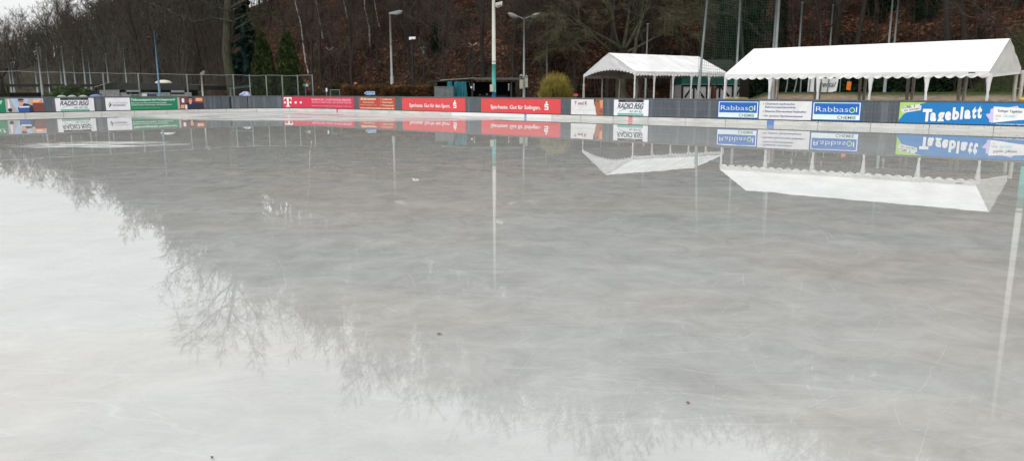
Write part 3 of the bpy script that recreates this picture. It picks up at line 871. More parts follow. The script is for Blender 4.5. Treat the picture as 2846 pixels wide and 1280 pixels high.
def tent(FL, FR, BR, BL, A, B, label, bays, gl_arch, gr_arch, scal, rear, group):
    """FL/FR front eave (towards the rink) left/right, BL/BR rear eave, A left ridge end, B right ridge end"""
    base = (FL + FR + BR + BL) / 4
    root = thing('party_tent', label, 'tent', (base.x, base.y, gz(base.x, base.y)), group)
    def slope(e0, e1, r0, r1, name):
        mb = MB(); nx, ny = bays * 6, 7; vs = []; fs = []
        for i in range(nx + 1):
            for j in range(ny + 1):
                u, v = i / nx, j / ny
                p = e0.lerp(e1, u).lerp(r0.lerp(r1, u), v)
                fb = (u * bays) % 1.0 if 0 < i < nx else 0
                p = p - V((0, 0, 0.012 * math.sin(math.pi * fb) * (0.4 + 0.6 * math.sin(math.pi * v))))
                vs.append(p)
        m = len(vs)
        vs += [p - V((0, 0, 0.012)) for p in vs]
        for i in range(nx):
            for j in range(ny):
                a = i * (ny + 1) + j
                q = (a, a + ny + 1, a + ny + 2, a + 1)
                fs.append(q); fs.append(tuple(m + k for k in q[::-1]))
        mb.add(vs, fs)
        part(name, mb, M_pvc, root, smooth=True)
        sm = MB()
        for b in range(bays + 1):
            u = b / bays
            p0, p1 = e0.lerp(e1, u), r0.lerp(r1, u)
            up = V((0, 0, 0.012)); w = (e1 - e0).normalized() * 0.035
            if b in (0, bays): continue
            sm.prism([p0 - w + up, p0 + w + up, p1 + w + up, p1 - w + up], V((0, 0, 0.006)))
        if gl_arch > 0: part('roof_seams', sm, M_seam, root)
    slope(FL, FR, A, B, 'roof_slope'); slope(BL, BR, A, B, 'roof_slope')
    # hem band at the eave
    for e0, e1, o in ((FL, FR, (FL - BL).normalized()), (BL, BR, (BL - FL).normalized())):
        mb = MB(); o = V((o.x, o.y, 0))
        mb.prism([e0, e1, e1 - V((0, 0, 0.09)), e0 - V((0, 0, 0.09))], o * 0.02)
        add_scallop(mb, e0 - V((0, 0, 0.09)) + o * 0.015, e1 - V((0, 0, 0.09)) + o * 0.015, 0.20, scal, 0.012, o)
        part('valance', mb, M_pvc, root)
    # gables
    for e0, e1, r, arch, o in ((BL, FL, A, gl_arch, (FL - FR)), (FR, BR, B, gr_arch, (FR - FL))):
        o = V((o.x, o.y, 0)).normalized()
        mb = MB(); n = 22; vs = []; fs = []
        rows = 6
        for i in range(n + 1):
            f = i / n
            bot = e0.lerp(e1, f)
            topz = lerp(e0.z, r.z, f * 2) if f < 0.5 else lerp(r.z, e1.z, (f - 0.5) * 2)
            lift = arch * math.sin(math.pi * f) ** 0.8
            for j in range(rows + 1):
                v = j / rows
                z = lerp(min(bot.z + lift - 0.10, topz - 0.005), topz, v)
                wr = 0.05 * noise.noise(V((f * 9, v * 5, r.x))) * math.sin(math.pi * f) + 0.015 * math.sin(f * 60) * (1 - v)
                vs.append(V((bot.x, bot.y, z)) + o * (0.02 + wr))
        m = len(vs); vs += [p - o * 0.012 for p in vs]
        for i in range(n):
            for j in range(rows):
                a = i * (rows + 1) + j
                q = (a, a + rows + 1, a + rows + 2, a + 1)
                fs.append(q); fs.append(tuple(m + k for k in q[::-1]))
        mb.add(vs, fs)
        part('gable', mb, M_pvcg, root, smooth=True)
        mb = MB(); k = max(8, int((e1 - e0).length / 0.33))
        for i in range(k):
            f0, f1 = i / k, (i + 1) / k
            l0 = arch * math.sin(math.pi * f0) ** 0.8; l1 = arch * math.sin(math.pi * f1) ** 0.8
            p0 = e0.lerp(e1, f0) + V((0, 0, l0 - 0.10)); p1 = e0.lerp(e1, f1) + V((0, 0, l1 - 0.10))
            add_scallop(mb, p0 + o * 0.03, p1 + o * 0.03, 0.17, 1, 0.01, o)
        part('gable_valance', mb, M_pvcg, root)
    # frame: eave rails, ridge and rafters
    mb = MB()
    dn = V((0, 0, 0.06))
    for a, b in ((FL, FR), (BL, BR), (A, B)):
        mb.tube([a - dn, b - dn], 0.02, 6)
    for k in range(bays + 1):
        u = k / bays
        f, r, b = FL.lerp(FR, u), A.lerp(B, u), BL.lerp(BR, u)
        mb.tube([f - dn, r - dn, b - dn], 0.02, 6)
    part('frame', mb, M_pole, root)
    al = (FR - FL).normalized(); al = V((al.x, al.y, 0))
    for k in range(bays + 1):
        u = k / bays
        f = FL.lerp(FR, u); p = f - V((0, 0, 0.10)) + (BL - FL).normalized() * 0.06
        g = V((p.x, p.y, gz(p.x, p.y)))
        mb = MB(); curtain_leg(mb, p, g, 0.30 if k not in (0,) else 0.16, 0.11, al, k)
        part('front_leg', mb, M_pvc, root, smooth=True)
        f = BL.lerp(BR, u); p = f - V((0, 0, 0.10)) - (BL - FL).normalized() * 0.06
        g = V((p.x, p.y, gz(p.x, p.y)))
        mb = MB()
        if rear == 'boards':
            for sg in (-1, 1):
                w = 0.30 if k else 0.2
                c0 = p + al * (sg * w * 0.42); c1 = g + al * (sg * w * 0.36)
                mb.tube([c0, c0.lerp(c1, 0.5) + al * sg * 0.01, c1], [0.085, 0.08, 0.075], 8)
            mb.tube([p.lerp(g, 0.55) - al * 0.1, p.lerp(g, 0.55) + al * 0.1], 0.015, 5)
            part('rear_leg', mb, M_pole, root)
        else:
            curtain_leg(mb, p, g, 0.12, 0.09 if k % 2 else 0.16, al, k + 30)
            mb.tube([p, g], 0.03, 6)
            part('rear_leg', mb, M_beige, root)
    return root
# large tent, right
FL = at(2015, 206, 38.4); FR = at(2751, 197, 31.5)
BR = V((23.8, 35.4, 0)); BR.z = at(2838, 189, 35.4).z
BL = FL + V((4.1, 4.1, 0)); BL.z = 2.74
A = (FL + BL) / 2; A.z = at(2084, 136, A.y).z
Bq = (FR + BR) / 2; Bq.z = at(2806, 107, Bq.y).z
t2 = tent(FL, FR, BR, BL, A, Bq, 'long bright white party tent with scalloped edge, the larger one at right', 5, 0.0, 0.0, 28, 'boards', 'white party tents behind the rink wall')
mb = MB(); o = (FL - BL).normalized(); o = V((o.x, o.y, 0)); q = FR.lerp(FL, 0.045) - V((0, 0, 0.05)) + o * 0.022
d = (FL - FR).normalized(); mb.prism([q, q + d * 0.25, q + d * 0.25 - V((0, 0, 0.04)), q - V((0, 0, 0.04))], o * 0.005); part('maker_tag', mb, M_black, t2)
# small tent, left
FR1 = at(2021, 202, 51.9); FL1 = at(1767, 198, 48.0); BL1 = at(1622, 208, 53.0)
BR1 = FR1 + (BL1 - FL1); BR1.z = FR1.z - 0.05
A1 = (FL1 + BL1) / 2; A1.z = at(1693, 147, A1.y).z
B1 = (FR1 + BR1) / 2; B1.z = at(1955, 157, B1.y).z
tent(FL1, FR1, BR1, BL1, A1, B1, 'smaller white party tent with an open arched gable, left of the long tent', 5, 0.42, 0.0, 30, 'curtain', 'white party tents behind the rink wall')

# ================================================================== masts, lamps and posts
M_galv = mat('galvanised', (0.23, 0.255, 0.255), (0.17, 0.19, 0.19), rough=0.5, metal=0.2, scale=2)
M_galvl = mat('galvanised_pale', (0.30, 0.33, 0.33), (0.23, 0.25, 0.25), rough=0.5, metal=0.2, scale=2)
M_conc = mat('mast_cream', (0.52, 0.52, 0.47), (0.44, 0.44, 0.39), rough=0.7, scale=3, stretch=(1, 1, 0.3))
M_teal = mat('mast_teal', (0.10, 0.44, 0.38), (0.07, 0.36, 0.31), rough=0.7, scale=3)
M_mblue = mat('mast_blue', (0.10, 0.36, 0.62), (0.06, 0.25, 0.50), rough=0.7, scale=6)
M_dark = mat('dark_metal', (0.018, 0.018, 0.020), (0.012, 0.012, 0.013), rough=0.6)
M_lamp = mat('lamp_glass', (0.24, 0.25, 0.24), rough=0.3)
M_cab = mat('cabinet_beige', (0.46, 0.45, 0.36), (0.38, 0.37, 0.29), rough=0.6)
def mast(x, Y, h, label, boxes, gx=0.0):
    X = azX(x, Y); g = gz(X, Y); root = thing('light_mast', label, 'light mast', (X, Y, g), 'tall tapered floodlight masts behind the wall')
    rr = lambda z: lerp(0.145, 0.075, z / h)
    for nm, z0, z1, m in (('blue_foot', g, 1.5, M_mblue), ('teal_band', 1.5, 3.25, M_teal), ('shaft', 3.25, h, M_conc)):
        mb = MB(); mb.tube([V((X, Y, z0)), V((X, Y, (z0 + z1) / 2)), V((X, Y, z1))], [rr(z0), rr((z0 + z1) / 2), rr(z1)], 14); part(nm, mb, m, root, smooth=True)
    mb = MB(); mb.tube([V((X, Y, 3.42)), V((X, Y, 3.46))], rr(3.4) + 0.012, 14); mb.tube([V((X, Y, 3.25)), V((X, Y, 3.27))], rr(3.2) + 0.01, 14); part('band', mb, M_galv, root)
    mb = MB(); mb.tube([V((X - 0.7, Y, h + 0.02)), V((X + 0.7, Y, h + 0.02))], 0.035, 8)
    part('crossbar', mb, M_galv, root)
    for sg in (-1, 1):
        mb = MB(); mb.prism([V((X + sg * 0.55 - 0.22, Y - 0.02, h - 0.05)), V((X + sg * 0.55 + 0.22, Y - 0.02, h - 0.05)), V((X + sg * 0.55 + 0.17, Y - 0.02, h - 0.30)), V((X + sg * 0.55 - 0.17, Y - 0.02, h - 0.30))], V((0, -0.16, -0.10))); part('floodlight', mb, M_galv, root)
    if boxes:
        mb = MB(); zc = at(x, 14, Y).z; c = V((X + 0.12, Y - 0.16, zc))
        mb.prism([c + V((0, 0, 0.10)), c + V((0.44, 0, 0.20)), c + V((0.42, 0, -0.05)), c + V((0.16, 0, -0.17)), c + V((0, 0, -0.10))], V((0, -0.22, -0.05)))
        f = part('side_floodlight', mb, M_conc, root)
        mb = MB(); mb.prism([c + V((0.05, -0.28, -0.09)), c + V((0.40, -0.28, -0.02)), c + V((0.38, -0.23, -0.10)), c + V((0.15, -0.23, -0.19))], V((0, -0.01, -0.01))); part('lamp_glass', mb, M_lamp, f)
        mb = MB(); c = V((X - 0.14, Y - 0.22, at(1367, 245, Y).z)); mb.box(c, (0.28, 0.14, 0.50)); k = part('cabinet', mb, M_dark, root)
        mb = MB(); mb.box(c + V((0.01, -0.075, 0)), (0.235, 0.012, 0.45)); part('cabinet_door', mb, M_cab, k)
    return root
mast(1373, 48.6, 11.7, 'tall cream mast with teal and blue base beside the longer red bank banner', True)
mast(2868, 31.0, 12.9, 'tall cream mast with teal base just beyond the right edge, seen reflected in the ice', False)
# street lamps of the rink
def pole_thing(name, label, cat, x, Y, h, r0, r1, m, group=None, lean=0.0, n=10):
    X = azX(x, Y); g = gz(X, Y)
    root = thing(name, label, cat, (X, Y, g), group)
    mb = MB(); top = V((X + lean, Y, h)); b = V((X, Y, g - 0.2)); md = b.lerp(top, 0.33)
    mb.tube([b, md, md + V((0, 0, 0.02)), top], [r0, r0, r1 * 1.15, r1], n)
    part('pole', mb, m, root, smooth=True)
    return root, top
def head_flat(root, top, L, m, gm, sg=1, w=0.34):
    mb = MB(); a = top + V((-0.06 * sg, 0, 0.02))
    mb.prism([a + V((0, -w / 2, -0.12)), a + V((0, -w / 2, 0.02)), a + V((sg * L * 0.8, -w / 2, 0.22)), a + V((sg * L, -w / 2, 0.17)), a + V((sg * L, -w / 2, 0.06)), a + V((sg * L * 0.45, -w / 2, -0.12))], V((0, w, 0)))
    k = part('lamp_head', mb, m, root)
    mb = MB(); mb.prism([a + V((sg * L * 0.42, -w / 2 + 0.03, -0.125)), a + V((sg * L * 0.94, -w / 2 + 0.03, 0.035)), a + V((sg * L * 0.9, -w / 2 + 0.03, -0.06)), a + V((sg * L * 0.5, -w / 2 + 0.03, -0.18))], V((0, w - 0.06, 0))); part('lamp_glass', mb, gm, k)
r_, tp = pole_thing('street_lamp', 'tall grey street lamp with one wide flat head, above the hedge', 'street lamp', 1091, 64.5, 8.0, 0.15, 0.09, M_galvl)
head_flat(r_, tp, 1.12, M_galvl, M_lamp)
r_, tp = pole_thing('street_lamp', 'grey lamp post with two oval heads on a forked bracket, right of the hut', 'street lamp', 1456, 60.0, 7.15, 0.11, 0.075, M_galvl)
for sg in (-1, 1):
    mb = MB(); mb.tube([tp + V((0, 0, -0.05)), tp + V((sg * 0.4, 0, 0.14)), tp + V((sg * 0.55, 0, 0.17))], 0.035, 6); arm = part('bracket', mb, M_galvl, r_)
    mb = MB(); c = tp + V((sg * 0.92, 0, 0.27)); vs = []; fs = []
    for i in range(9):
        t = i / 8; rr = 0.02 + 0.20 * math.sin(math.pi * min(1, 0.06 + t * 0.9)) ** 0.7
        cc = tp + V((sg * lerp(0.5, 1.28, t), 0, lerp(0.16, 0.40, t)))
        for k in range(10):
            a = 2 * math.pi * k / 10; vs.append(cc + V((0, math.cos(a) * rr, math.sin(a) * rr * (0.6 if math.sin(a) > 0 else 1.3))))
    for i in range(8):
        for k in range(10): fs.append((i * 10 + k, i * 10 + (k + 1) % 10, (i + 1) * 10 + (k + 1) % 10, (i + 1) * 10 + k))
    fs += [tuple(range(10)), tuple(range(80, 90))]
    mb.add(vs, fs); part('lamp_head', mb, M_lamp, r_, smooth=True)
for dx, w, z0, z1 in ((-0.22, 0.26, 1.75, 2.75), (0.20, 0.2, 1.85, 2.7)):
    mb = MB(); c = V((tp.x + dx, 59.8, (z0 + z1) / 2)); mb.box(c, (w, 0.16, z1 - z0)); mb.tube([c + V((0, -0.08, (z1 - z0) / 2)), c + V((0, 0.08, (z1 - z0) / 2))], w / 2, 10); part('meter_box', mb, M_cab, r_)
r_, tp = pole_thing('steel_post', 'thin grey post rising out of the yellow green bush', 'post', 1519, 62, 6.5, 0.07, 0.05, M_galv)
mb = MB(); mb.box(tp + V((0, 0, 0.02)), (0.14, 0.14, 0.05)); mb.tube([V((tp.x, 62, 3.6)), V((tp.x, 62, 3.75))], 0.09, 8); part('cap', mb, M_galv, r_)
r_, tp = pole_thing('steel_post', 'thin grey post standing behind the small party tent', 'post', 1793, 57.5, 6.5, 0.08, 0.06, M_galv)
mb = MB(); mb.box(tp + V((0, 0, 0.02)), (0.16, 0.16, 0.05)); part('cap', mb, M_galv, r_)
r_, tp = pole_thing('street_lamp', 'short pale lamp post with small flat head behind the left fence', 'street lamp', 565, 61, 2.95, 0.09, 0.06, M_cab)
head_flat(r_, tp, 0.36, M_lamp, M_lamp, 1, 0.2)
# slim dark park lamps up in the wood
def park_lamp(x, Y, ytop, label, kind):
    X = azX(x, Y, 4); g = gz(X, Y); h = at(x, ytop, Y).z
    root = thing('park_lamp', label, 'park lamp', (X, Y, g), 'dark park lamps along the woodland path')
    mb = MB(); mb.tube([V((X, Y, g - 0.3)), V((X, Y, h))], [0.07, 0.045], 8); part('pole', mb, M_dark, root)
    if kind == 'white':
        mb = MB(); mb.prism([V((X - 0.26, Y, h - 0.08)), V((X + 0.26, Y, h - 0.03)), V((X + 0.26, Y, h + 0.14)), V((X - 0.26, Y, h + 0.12))], V((0, 0.3, 0.05))); part('lamp_head', mb, M_white, root)
    elif kind == 'fork':
        for sg in (-1, 1):
            mb = MB(); mb.tube([V((X, Y, h - 0.2)), V((X + sg * 0.25, Y, h)), V((X + sg * 0.34, Y, h + 0.05))], [0.03, 0.05, 0.09], 6); part('lamp_head', mb, M_galvl if sg > 0 else M_galv, root)
    else:
        mb = MB(); mb.lathe((X, Y, h - 0.25), [(0.10, 0), (0.30, 0.18), (0.32, 0.26), (0.08, 0.33)], 12); part('lamp_head', mb, M_galv, root)
        mb = MB(); mb.lathe((X, Y, h - 0.55), [(0.07, 0), (0.13, 0.3)], 10); part('lamp_glass', mb, M_galv, root)
park_lamp(917, 68, 134, 'dark park lamp with forked bird-like head, left of the tall street lamp', 'fork')
park_lamp(1147, 62.5, 108, 'dark park lamp with square white head, right of the tall street lamp', 'white')
park_lamp(1178, 65, 133, 'dark park lamp with round disc head, left of the ivy covered trunk', 'disc')
park_lamp(1314, 62.5, 121, 'dark park lamp with tiny pale fork head above the black hut', 'fork')
# ball-court posts, right
post_rows = [(1937, 46, 7.9, 0.09, 0.06, 0.38, 'tall leaning grey net post in front of the small tent'),
             (2042, 48, 7.6, 0.10, 0.065, 0, 'grey net post rising behind the left end of the long tent'),
             (2139, 48.5, 7.4, 0.10, 0.065, 0.05, 'grey post, left one of the close pair above the long tent'),
             (2147, 46, 8.5, 0.11, 0.07, 0.0, 'grey post, right one of the close pair above the long tent'),
             (2211, 57.6, 8.05, 0.10, 0.07, 0, 'single grey post right of the close pair above the long tent'),
             (2295, 61.5, 8.3, 0.10, 0.07, 0, 'single grey post above the middle of the long tent'),
             (2455, 50, 8.0, 0.10, 0.06, 0, 'slim grey post, left one of the last pair above the tent roof'),
             (2471, 59.5, 8.6, 0.12, 0.07, 0, 'slim grey post, right one of the last pair above the tent roof')]
tops = []
for x, Y, h, r0, r1, ln, lb in post_rows:
    r_, tp = pole_thing('net_post', lb, 'post', x, Y, h, r0, r1, M_galv, 'tall posts round the ball court', ln)
    mb = MB(); mb.tube([tp, tp + V((0, 0, 0.05))], r1 + 0.015, 8); part('cap', mb, M_galv, r_); tops.append(tp)
# green safety net between the first posts
M_net = mat('net_green', (0.05, 0.13, 0.09), (0.03, 0.09, 0.06), rough=0.8)
def net(p0, p1, z0, z1a, z1b, cell, r, label, wob=0.05):
    n = max(2, int((p1 - p0).length / cell)); mb = MB()
    hz = max(z1a, z1b); m = int((hz - z0) / cell)
    def P(i, j):
        u = i / n; v = j / m
        zt = lerp(z1a, z1b, u)
        b = p0.lerp(p1, u)
        w = wob * noise.noise(V((u * 5, v * 4, p0.x))) * 2
        return V((b.x + w * 0.4, b.y + w, lerp(z0, zt, v) - 0.10 * math.sin(math.pi * u)))
    def cord(a, b):
        d = (b - a)
        x = V((0, 0, 1)).cross(d) if abs(d.normalized().z) < 0.7 else V((1, 0, 0))
        x = x.normalized() * r; y = V((0, r, 0)) if abs(d.normalized().z) > 0.7 else V((0, 0, r))
        mb.add([a - x, a + x, b + x, b - x, a - y, a + y, b + y, b - y], [(0, 1, 2, 3), (4, 5, 6, 7)])
    for i in range(n + 1):
        for j in range(m): cord(P(i, j), P(i, j + 1))
    for j in range(m + 1):
        for i in range(n): cord(P(i, j), P(i + 1, j))
    mid = (p0 + p1) / 2
    root = thing('safety_net', label, 'net', (mid.x, mid.y, z0), 'green safety nets')
    part('mesh', mb, M_net, root)
    mb = MB(); mb.tube([P(i, m) for i in range(0, n + 1, 2)] + [P(n, m)], r * 1.6, 5); mb.tube([P(i, 0) for i in range(0, n + 1, 2)] + [P(n, 0)], r * 1.6, 5)
    part('edge_rope', mb, M_galv, root)
b0 = V((tops[0].x, 46.1, 0)); b1 = V((tops[1].x, 48.1, 0))
net(V((azX(1941, 46.1, 3), 46.1, 0)), V((azX(2046, 48.1, 3), 48.1, 0)), 2.5, 7.8, 7.5, 0.17, 0.006, 'green safety net hanging between the leaning post and the next one')
net(V((azX(2048, 48.1, 3), 48.2, 0)), V((azX(2144, 48.5, 3), 48.6, 0)), 3.0, 7.5, 7.3, 0.17, 0.005, 'green safety net behind the left end of the long tent')
# posts of the far ball court, left
far_rows = [(34, 171, 246, 96, 'lamp'), (42, 174, 246, 98, ''), (107, 172, 270, 80, 'lamp'), (120, 122, 270, 70.5, ''), (141, 168, 255, 88, ''), (176, 168, 253, 88, 'lamp'), (187, 131, 236, 71, ''),
            (214, 159, 236, 90, ''), (242, 139, 236, 78, ''), (257, 154, 236, 88, 'lamp'), (306, 150, 232, 77, ''), (356, 140, 232, 84, 'lamp')]
far_lb = ['thin far post with a small lamp, leftmost of all', 'thin far post, second from the left edge', 'far lamp post just left of the tallest far post', 'tallest of the far grey posts, standing at left above the worker picture',
          'short thin far post right of the tallest far post', 'thin far lamp post left of the second tallest far post', 'second tallest far post, above the left radio banner', 'short far post between the two taller ones above the green bush',
          'tall far post above the right part of the green bush', 'far lamp post right beside the tall one above the green bush', 'far grey post above the left end of the grey building', 'far lamp post leaning over the roof of the grey building']
for (x, yt, yb, Y, k), lb in zip(far_rows, far_lb):
    h = at(x - 10, yt, Y).z
    r_, tp = pole_thing('court_post', lb, 'post', x, Y, h, 0.11, 0.07, M_galv, 'far posts round the left ball court')
    mb = MB()
    if k: mb.prism([tp + V((-0.32, 0, 0.0)), tp + V((0.32, 0, 0.0)), tp + V((0.30, 0, 0.14)), tp + V((-0.30, 0, 0.10))], V((0, 0.35, 0))); part('lamp_head', mb, M_dark, r_)
    else: mb.tube([tp, tp + V((0, 0, 0.06))], 0.085, 8); part('cap', mb, M_galv, r_)
# blue mast with loudspeakers
M_sky = mat('pole_blue', (0.10, 0.24, 0.36), (0.07, 0.18, 0.29), rough=0.5)
r_, tp = pole_thing('speaker_mast', 'slim blue mast with small dark loudspeakers, left of the grey building roof light', 'mast', 445, 69, 7.0, 0.10, 0.055, M_sky)
for dz, dx in ((-0.75, -0.3), (-0.62, 0.28), (-1.05, 0.2)):
    mb = MB(); c = tp + V((dx, -0.1, dz)); mb.tube([c, c + V((dx * 0.9, -0.1, 0.02))], [0.08, 0.17], 8); part('loudspeaker', mb, M_dark, r_)
mb = MB(); mb.tube([V((tp.x + 0.13, 69.88, 4.1)), V((tp.x + 0.13, 69.88, 4.5))], 0.14, 8); part('junction_box', mb, M_dark, r_)

# chain-link fence behind the left wall
M_wire = mat('wire', (0.16, 0.17, 0.16), rough=0.6)
f = thing('wire_fence', 'high wire mesh fence on grey posts behind the left end of the rink wall', 'fence', (*path(LS1)[0], 0))
fp = [-330, -230, -130, -40, 10, 100, 200, 293, 390, 524, 652, 697, 743, 787, 830, 871]
ft_ = []
for x in fp:
    s = s_px(x, 1.0, -0.7); p = wp(s, 0, -0.7); h = 2.85 + rnd.uniform(-0.03, 0.03)
    ft_.append((s, h))
    if x < 250 and x > -20: continue
    mb = MB(); mb.tube([V((p.x, p.y, 0)), V((p.x, p.y, h))], 0.05, 8); part('post', mb, M_galv, f)
mb = MB(); sA, sB = s_px(871, 1.0, -0.7), s_px(-330, 1.0, -0.7)
def fw(s, z): return wp(s, z, -0.7)
n = int((sB - sA) / 0.5); pts = [fw(lerp(sA, sB, i / n), 2.80 + 0.04 * math.sin(i * 1.3) * rnd.random()) for i in range(n + 1)]
mb.tube(pts, 0.014, 4); part('top_wire', mb, M_galvl, f)
mb = MB(); cell = 0.16; s = sA; top = 2.80; w = 0.0025
while s < sB:
    for sg in (1, -1):
        # one diagonal wire from the ground to the top
        e = s + sg * 2.1
        pts = []
        for q in range(4):
            ss = lerp(s, e, q / 3); 
            pts.append((ss, lerp(0.7, top, q / 3)))
        for (a, z0), (b, z1) in zip(pts, pts[1:]):
            a2, b2 = min(max(a, sA), sB), min(max(b, sA), sB)
            if abs(a2 - b2) < 1e-4: continue
            p, q = fw(a2, z0), fw(b2, z1); nn = V((*path(a2)[1], 0)) * w
            mb.add([p - nn, p + nn, q + nn, q - nn], [(0, 1, 2, 3)])
    s += cell
part('wire_mesh', mb, M_wire, f)

# ================================================================== huts and other buildings
M_blackw = mat('black_timber', (0.012, 0.011, 0.011), (0.007, 0.007, 0.007), rough=0.8, stretch=(1, 1, 8))
M_roofedge = mat('roof_edge', (0.11, 0.105, 0.10), (0.07, 0.068, 0.065), rough=0.7)
M_rooflt = mat('roof_felt_pale', (0.30, 0.27, 0.24), (0.20, 0.18, 0.16), rough=0.9)
M_felt = mat('roof_felt', (0.030, 0.034, 0.030), (0.020, 0.023, 0.020), rough=0.9, scale=2)
M_tarp = mat('teal_tarp', (0.02, 0.20, 0.24), (0.008, 0.10, 0.13), rough=0.5, scale=3, stretch=(4, 4, 0.4))
M_corr = mat('container_grey', (0.24, 0.28, 0.28), (0.17, 0.20, 0.20), rough=0.6)
M_hutg = mat('hut_green', (0.006, 0.085, 0.070), (0.004, 0.055, 0.048), rough=0.7)
M_infill = mat('infill_plaster', (0.44, 0.44, 0.43), (0.34, 0.34, 0.33), rough=0.8)
def zt(y, Y, x=CX): return at(x, y, Y).z
def obox(mb, x0, x1, Y, z0, z1, d):
    """box facing the camera: photo columns x0..x1 on its front at depth Y, d metres deep"""
    a, b = azX(x0, Y, 1.6), azX(x1, Y, 1.6)
    mb.box(((a + b) / 2, Y + d / 2, (z0 + z1) / 2), (b - a, d, z1 - z0))
# black hut in the middle
Y = 54.0; g = 0.15
root = thing('black_hut', 'low open fronted black timber hut with sloping roof and teal sheet, centre', 'hut', (azX(1350, Y), Y, g))
mb = MB(); obox(mb, 1214, 1432, Y + 3, g, 2.25, 0.1); part('back_wall', mb, M_blackw, root)
mb = MB(); obox(mb, 1214, 1218, Y, g, 2.25, 3.0); part('side_wall', mb, M_blackw, root)
mb = MB(); obox(mb, 1418, 1422, Y, g, 2.3, 3.0); part('side_wall', mb, M_blackw, root)
mb = MB(); xa, xb, xc = azX(1196, Y), azX(1318, Y), azX(1455, Y); za, zb = zt(225, Y), zt(217, Y)
mb.prism([V((xa, Y - 0.5, za)), V((xb, Y - 0.5, zb)), V((xb, Y + 3.4, zb)), V((xa, Y + 3.4, za))], V((0, 0, -0.12))); part('roof', mb, M_felt, root)
mb = MB(); xm = azX(1226, Y); mb.prism([V((xm, Y - 0.53, lerp(za, zb, 0.25) + 0.015)), V((xb, Y - 0.53, zb + 0.02)), V((xb, Y - 0.53, zb - 0.03)), V((xm, Y - 0.53, lerp(za, zb, 0.25) - 0.035))], V((0, 0.025, 0))); part('roof_edge', mb, M_rooflt, root)
mb = MB(); mb.box(((xb + xc) / 2 + 0.01, Y + 1.5, zb - 0.02), (xc - xb, 4.0, 0.10)); part('roof', mb, M_felt, root)
for xs, xe in ((1318.5, 1409), (1410, 1453)):
    mb = MB(); a, b = azX(xs, Y), azX(xe, Y); mb.box(((a + b) / 2, Y - 0.54, zb - 0.055), (b - a, 0.03, 0.14)); part('fascia', mb, M_roofedge, root)
for x in (1313, 1421):
    mb = MB(); X = azX(x, Y); mb.box((X, Y - 0.2, (g + zb - 0.14) / 2), (0.10, 0.10, zb - 0.14 - g)); part('post', mb, mat('post_dark', (0.05, 0.048, 0.05)), root)
mb = MB(); a, b = azX(1301, Y), azX(1311, Y); mb.prism([V((a, Y - 0.25, zb - 0.2)), V((a + 0.1, Y - 0.25, zb - 0.2)), V((b, Y - 0.25, zb - 0.62)), V((b - 0.1, Y - 0.25, zb - 0.62))], V((0, 0.06, 0))); part('brace', mb, mat('post_dark', (0.05, 0.048, 0.05)), root)
for x in (1318, 1414):
    mb = MB(); X = azX(x, Y); mb.tube([V((X, Y - 0.3, zt(252, Y))), V((X, Y - 0.3, zt(235, Y)))], 0.045, 8); part('heater_tube', mb, M_galvl, root)
    mb = MB(); mb.box((X, Y - 0.3, zt(234, Y)), (0.07, 0.07, 0.06)); part('tube_cap', mb, M_white, root)
mb = MB(); mb.box((azX(1311, Y), Y - 0.28, zt(243, Y)), (0.12, 0.04, 0.13)); part('notice', mb, M_white, root)
mb = MB(); obox(mb, 1325, 1412, Y + 0.4, g, 1.28, 0.5); part('counter', mb, M_blackw, root)
mb = MB(); obox(mb, 1351, 1355, Y + 0.5, 1.285, zt(260, Y), 0.1); obox(mb, 1332, 1335, Y + 0.5, 1.285, zt(262, Y), 0.1); part('counter_items', mb, M_galv, root, kind='stuff')
# teal tarpaulin hanging at its left bay
mb = MB(); vs = []; fs = []; n = 46; rows = 10
for i in range(n + 1):
    for j in range(rows + 1):
        u, v = i / n, j / rows
        xx = azX(lerp(lerp(1243, 1245, v), lerp(1296, 1302, v), u), 53.2); top = zt(229, 53.2) + 0.07 * abs(math.sin(u * 9)) - (0.25 if 0.28 < u < 0.36 else 0) * (1 - v)
        fold = 0.07 * math.sin(u * 34 + 0.5 * math.sin(v * 3)) + 0.04 * math.sin(u * 71 + v * 2)
        vs.append(V((xx, 53.2 + fold, lerp(0.5, top, 1 - v))))
m0 = len(vs); vs += [p + V((0, 0.015, 0)) for p in vs]
for i in range(n):
    for j in range(rows):
        a = i * (rows + 1) + j; q = (a, a + rows + 1, a + rows + 2, a + 1); fs.append(q); fs.append(tuple(m0 + k for k in q[::-1]))
mb.add(vs, fs); solo('tarpaulin', mb, M_tarp, 'crumpled teal tarpaulin hanging from the roof of the black hut', 'tarpaulin', (azX(1270, 53.2), 53.2, 0.5), smooth=True)
# grey corrugated container
mb = MB(); Yc = 52.0; a, b = azX(1208, Yc), azX(1259, Yc); zz = zt(240.5, Yc)
root = thing('container', 'small grey corrugated metal container left of the teal tarpaulin', 'container', ((a + b) / 2, Yc, 0.15))
n = 14
pts = []
for i in range(n):
    x0 = lerp(a, b, i / n); w = (b - a) / n
    pts += [(x0, 0), (x0 + w * 0.3, 0), (x0 + w * 0.5, 0.06), (x0 + w * 0.8, 0.06)]
pts.append((b, 0))
mb.prism([V((x, Yc + d, 0.15)) for x, d in pts] + [V((b, Yc + 1.6, 0.15)), V((a, Yc + 1.6, 0.15))], V((0, 0, zz - 0.2)))
part('corrugated_wall', mb, M_corr, root)
mb = MB(); mb.box(((a + b) / 2, Yc + 0.8, zz - 0.02), (b - a + 0.04, 1.66, 0.05)); part('roof_sheet', mb, mat('container_lid', (0.15, 0.17, 0.17)), root)
mb = MB()
for x in (1246, 1251, 1257): mb.tube([V((azX(x, Yc), Yc - 0.05, 0.2)), V((azX(x, Yc), Yc - 0.05, zz - 0.1))], 0.018, 6)
part('door_bar', mb, M_galvl, root)
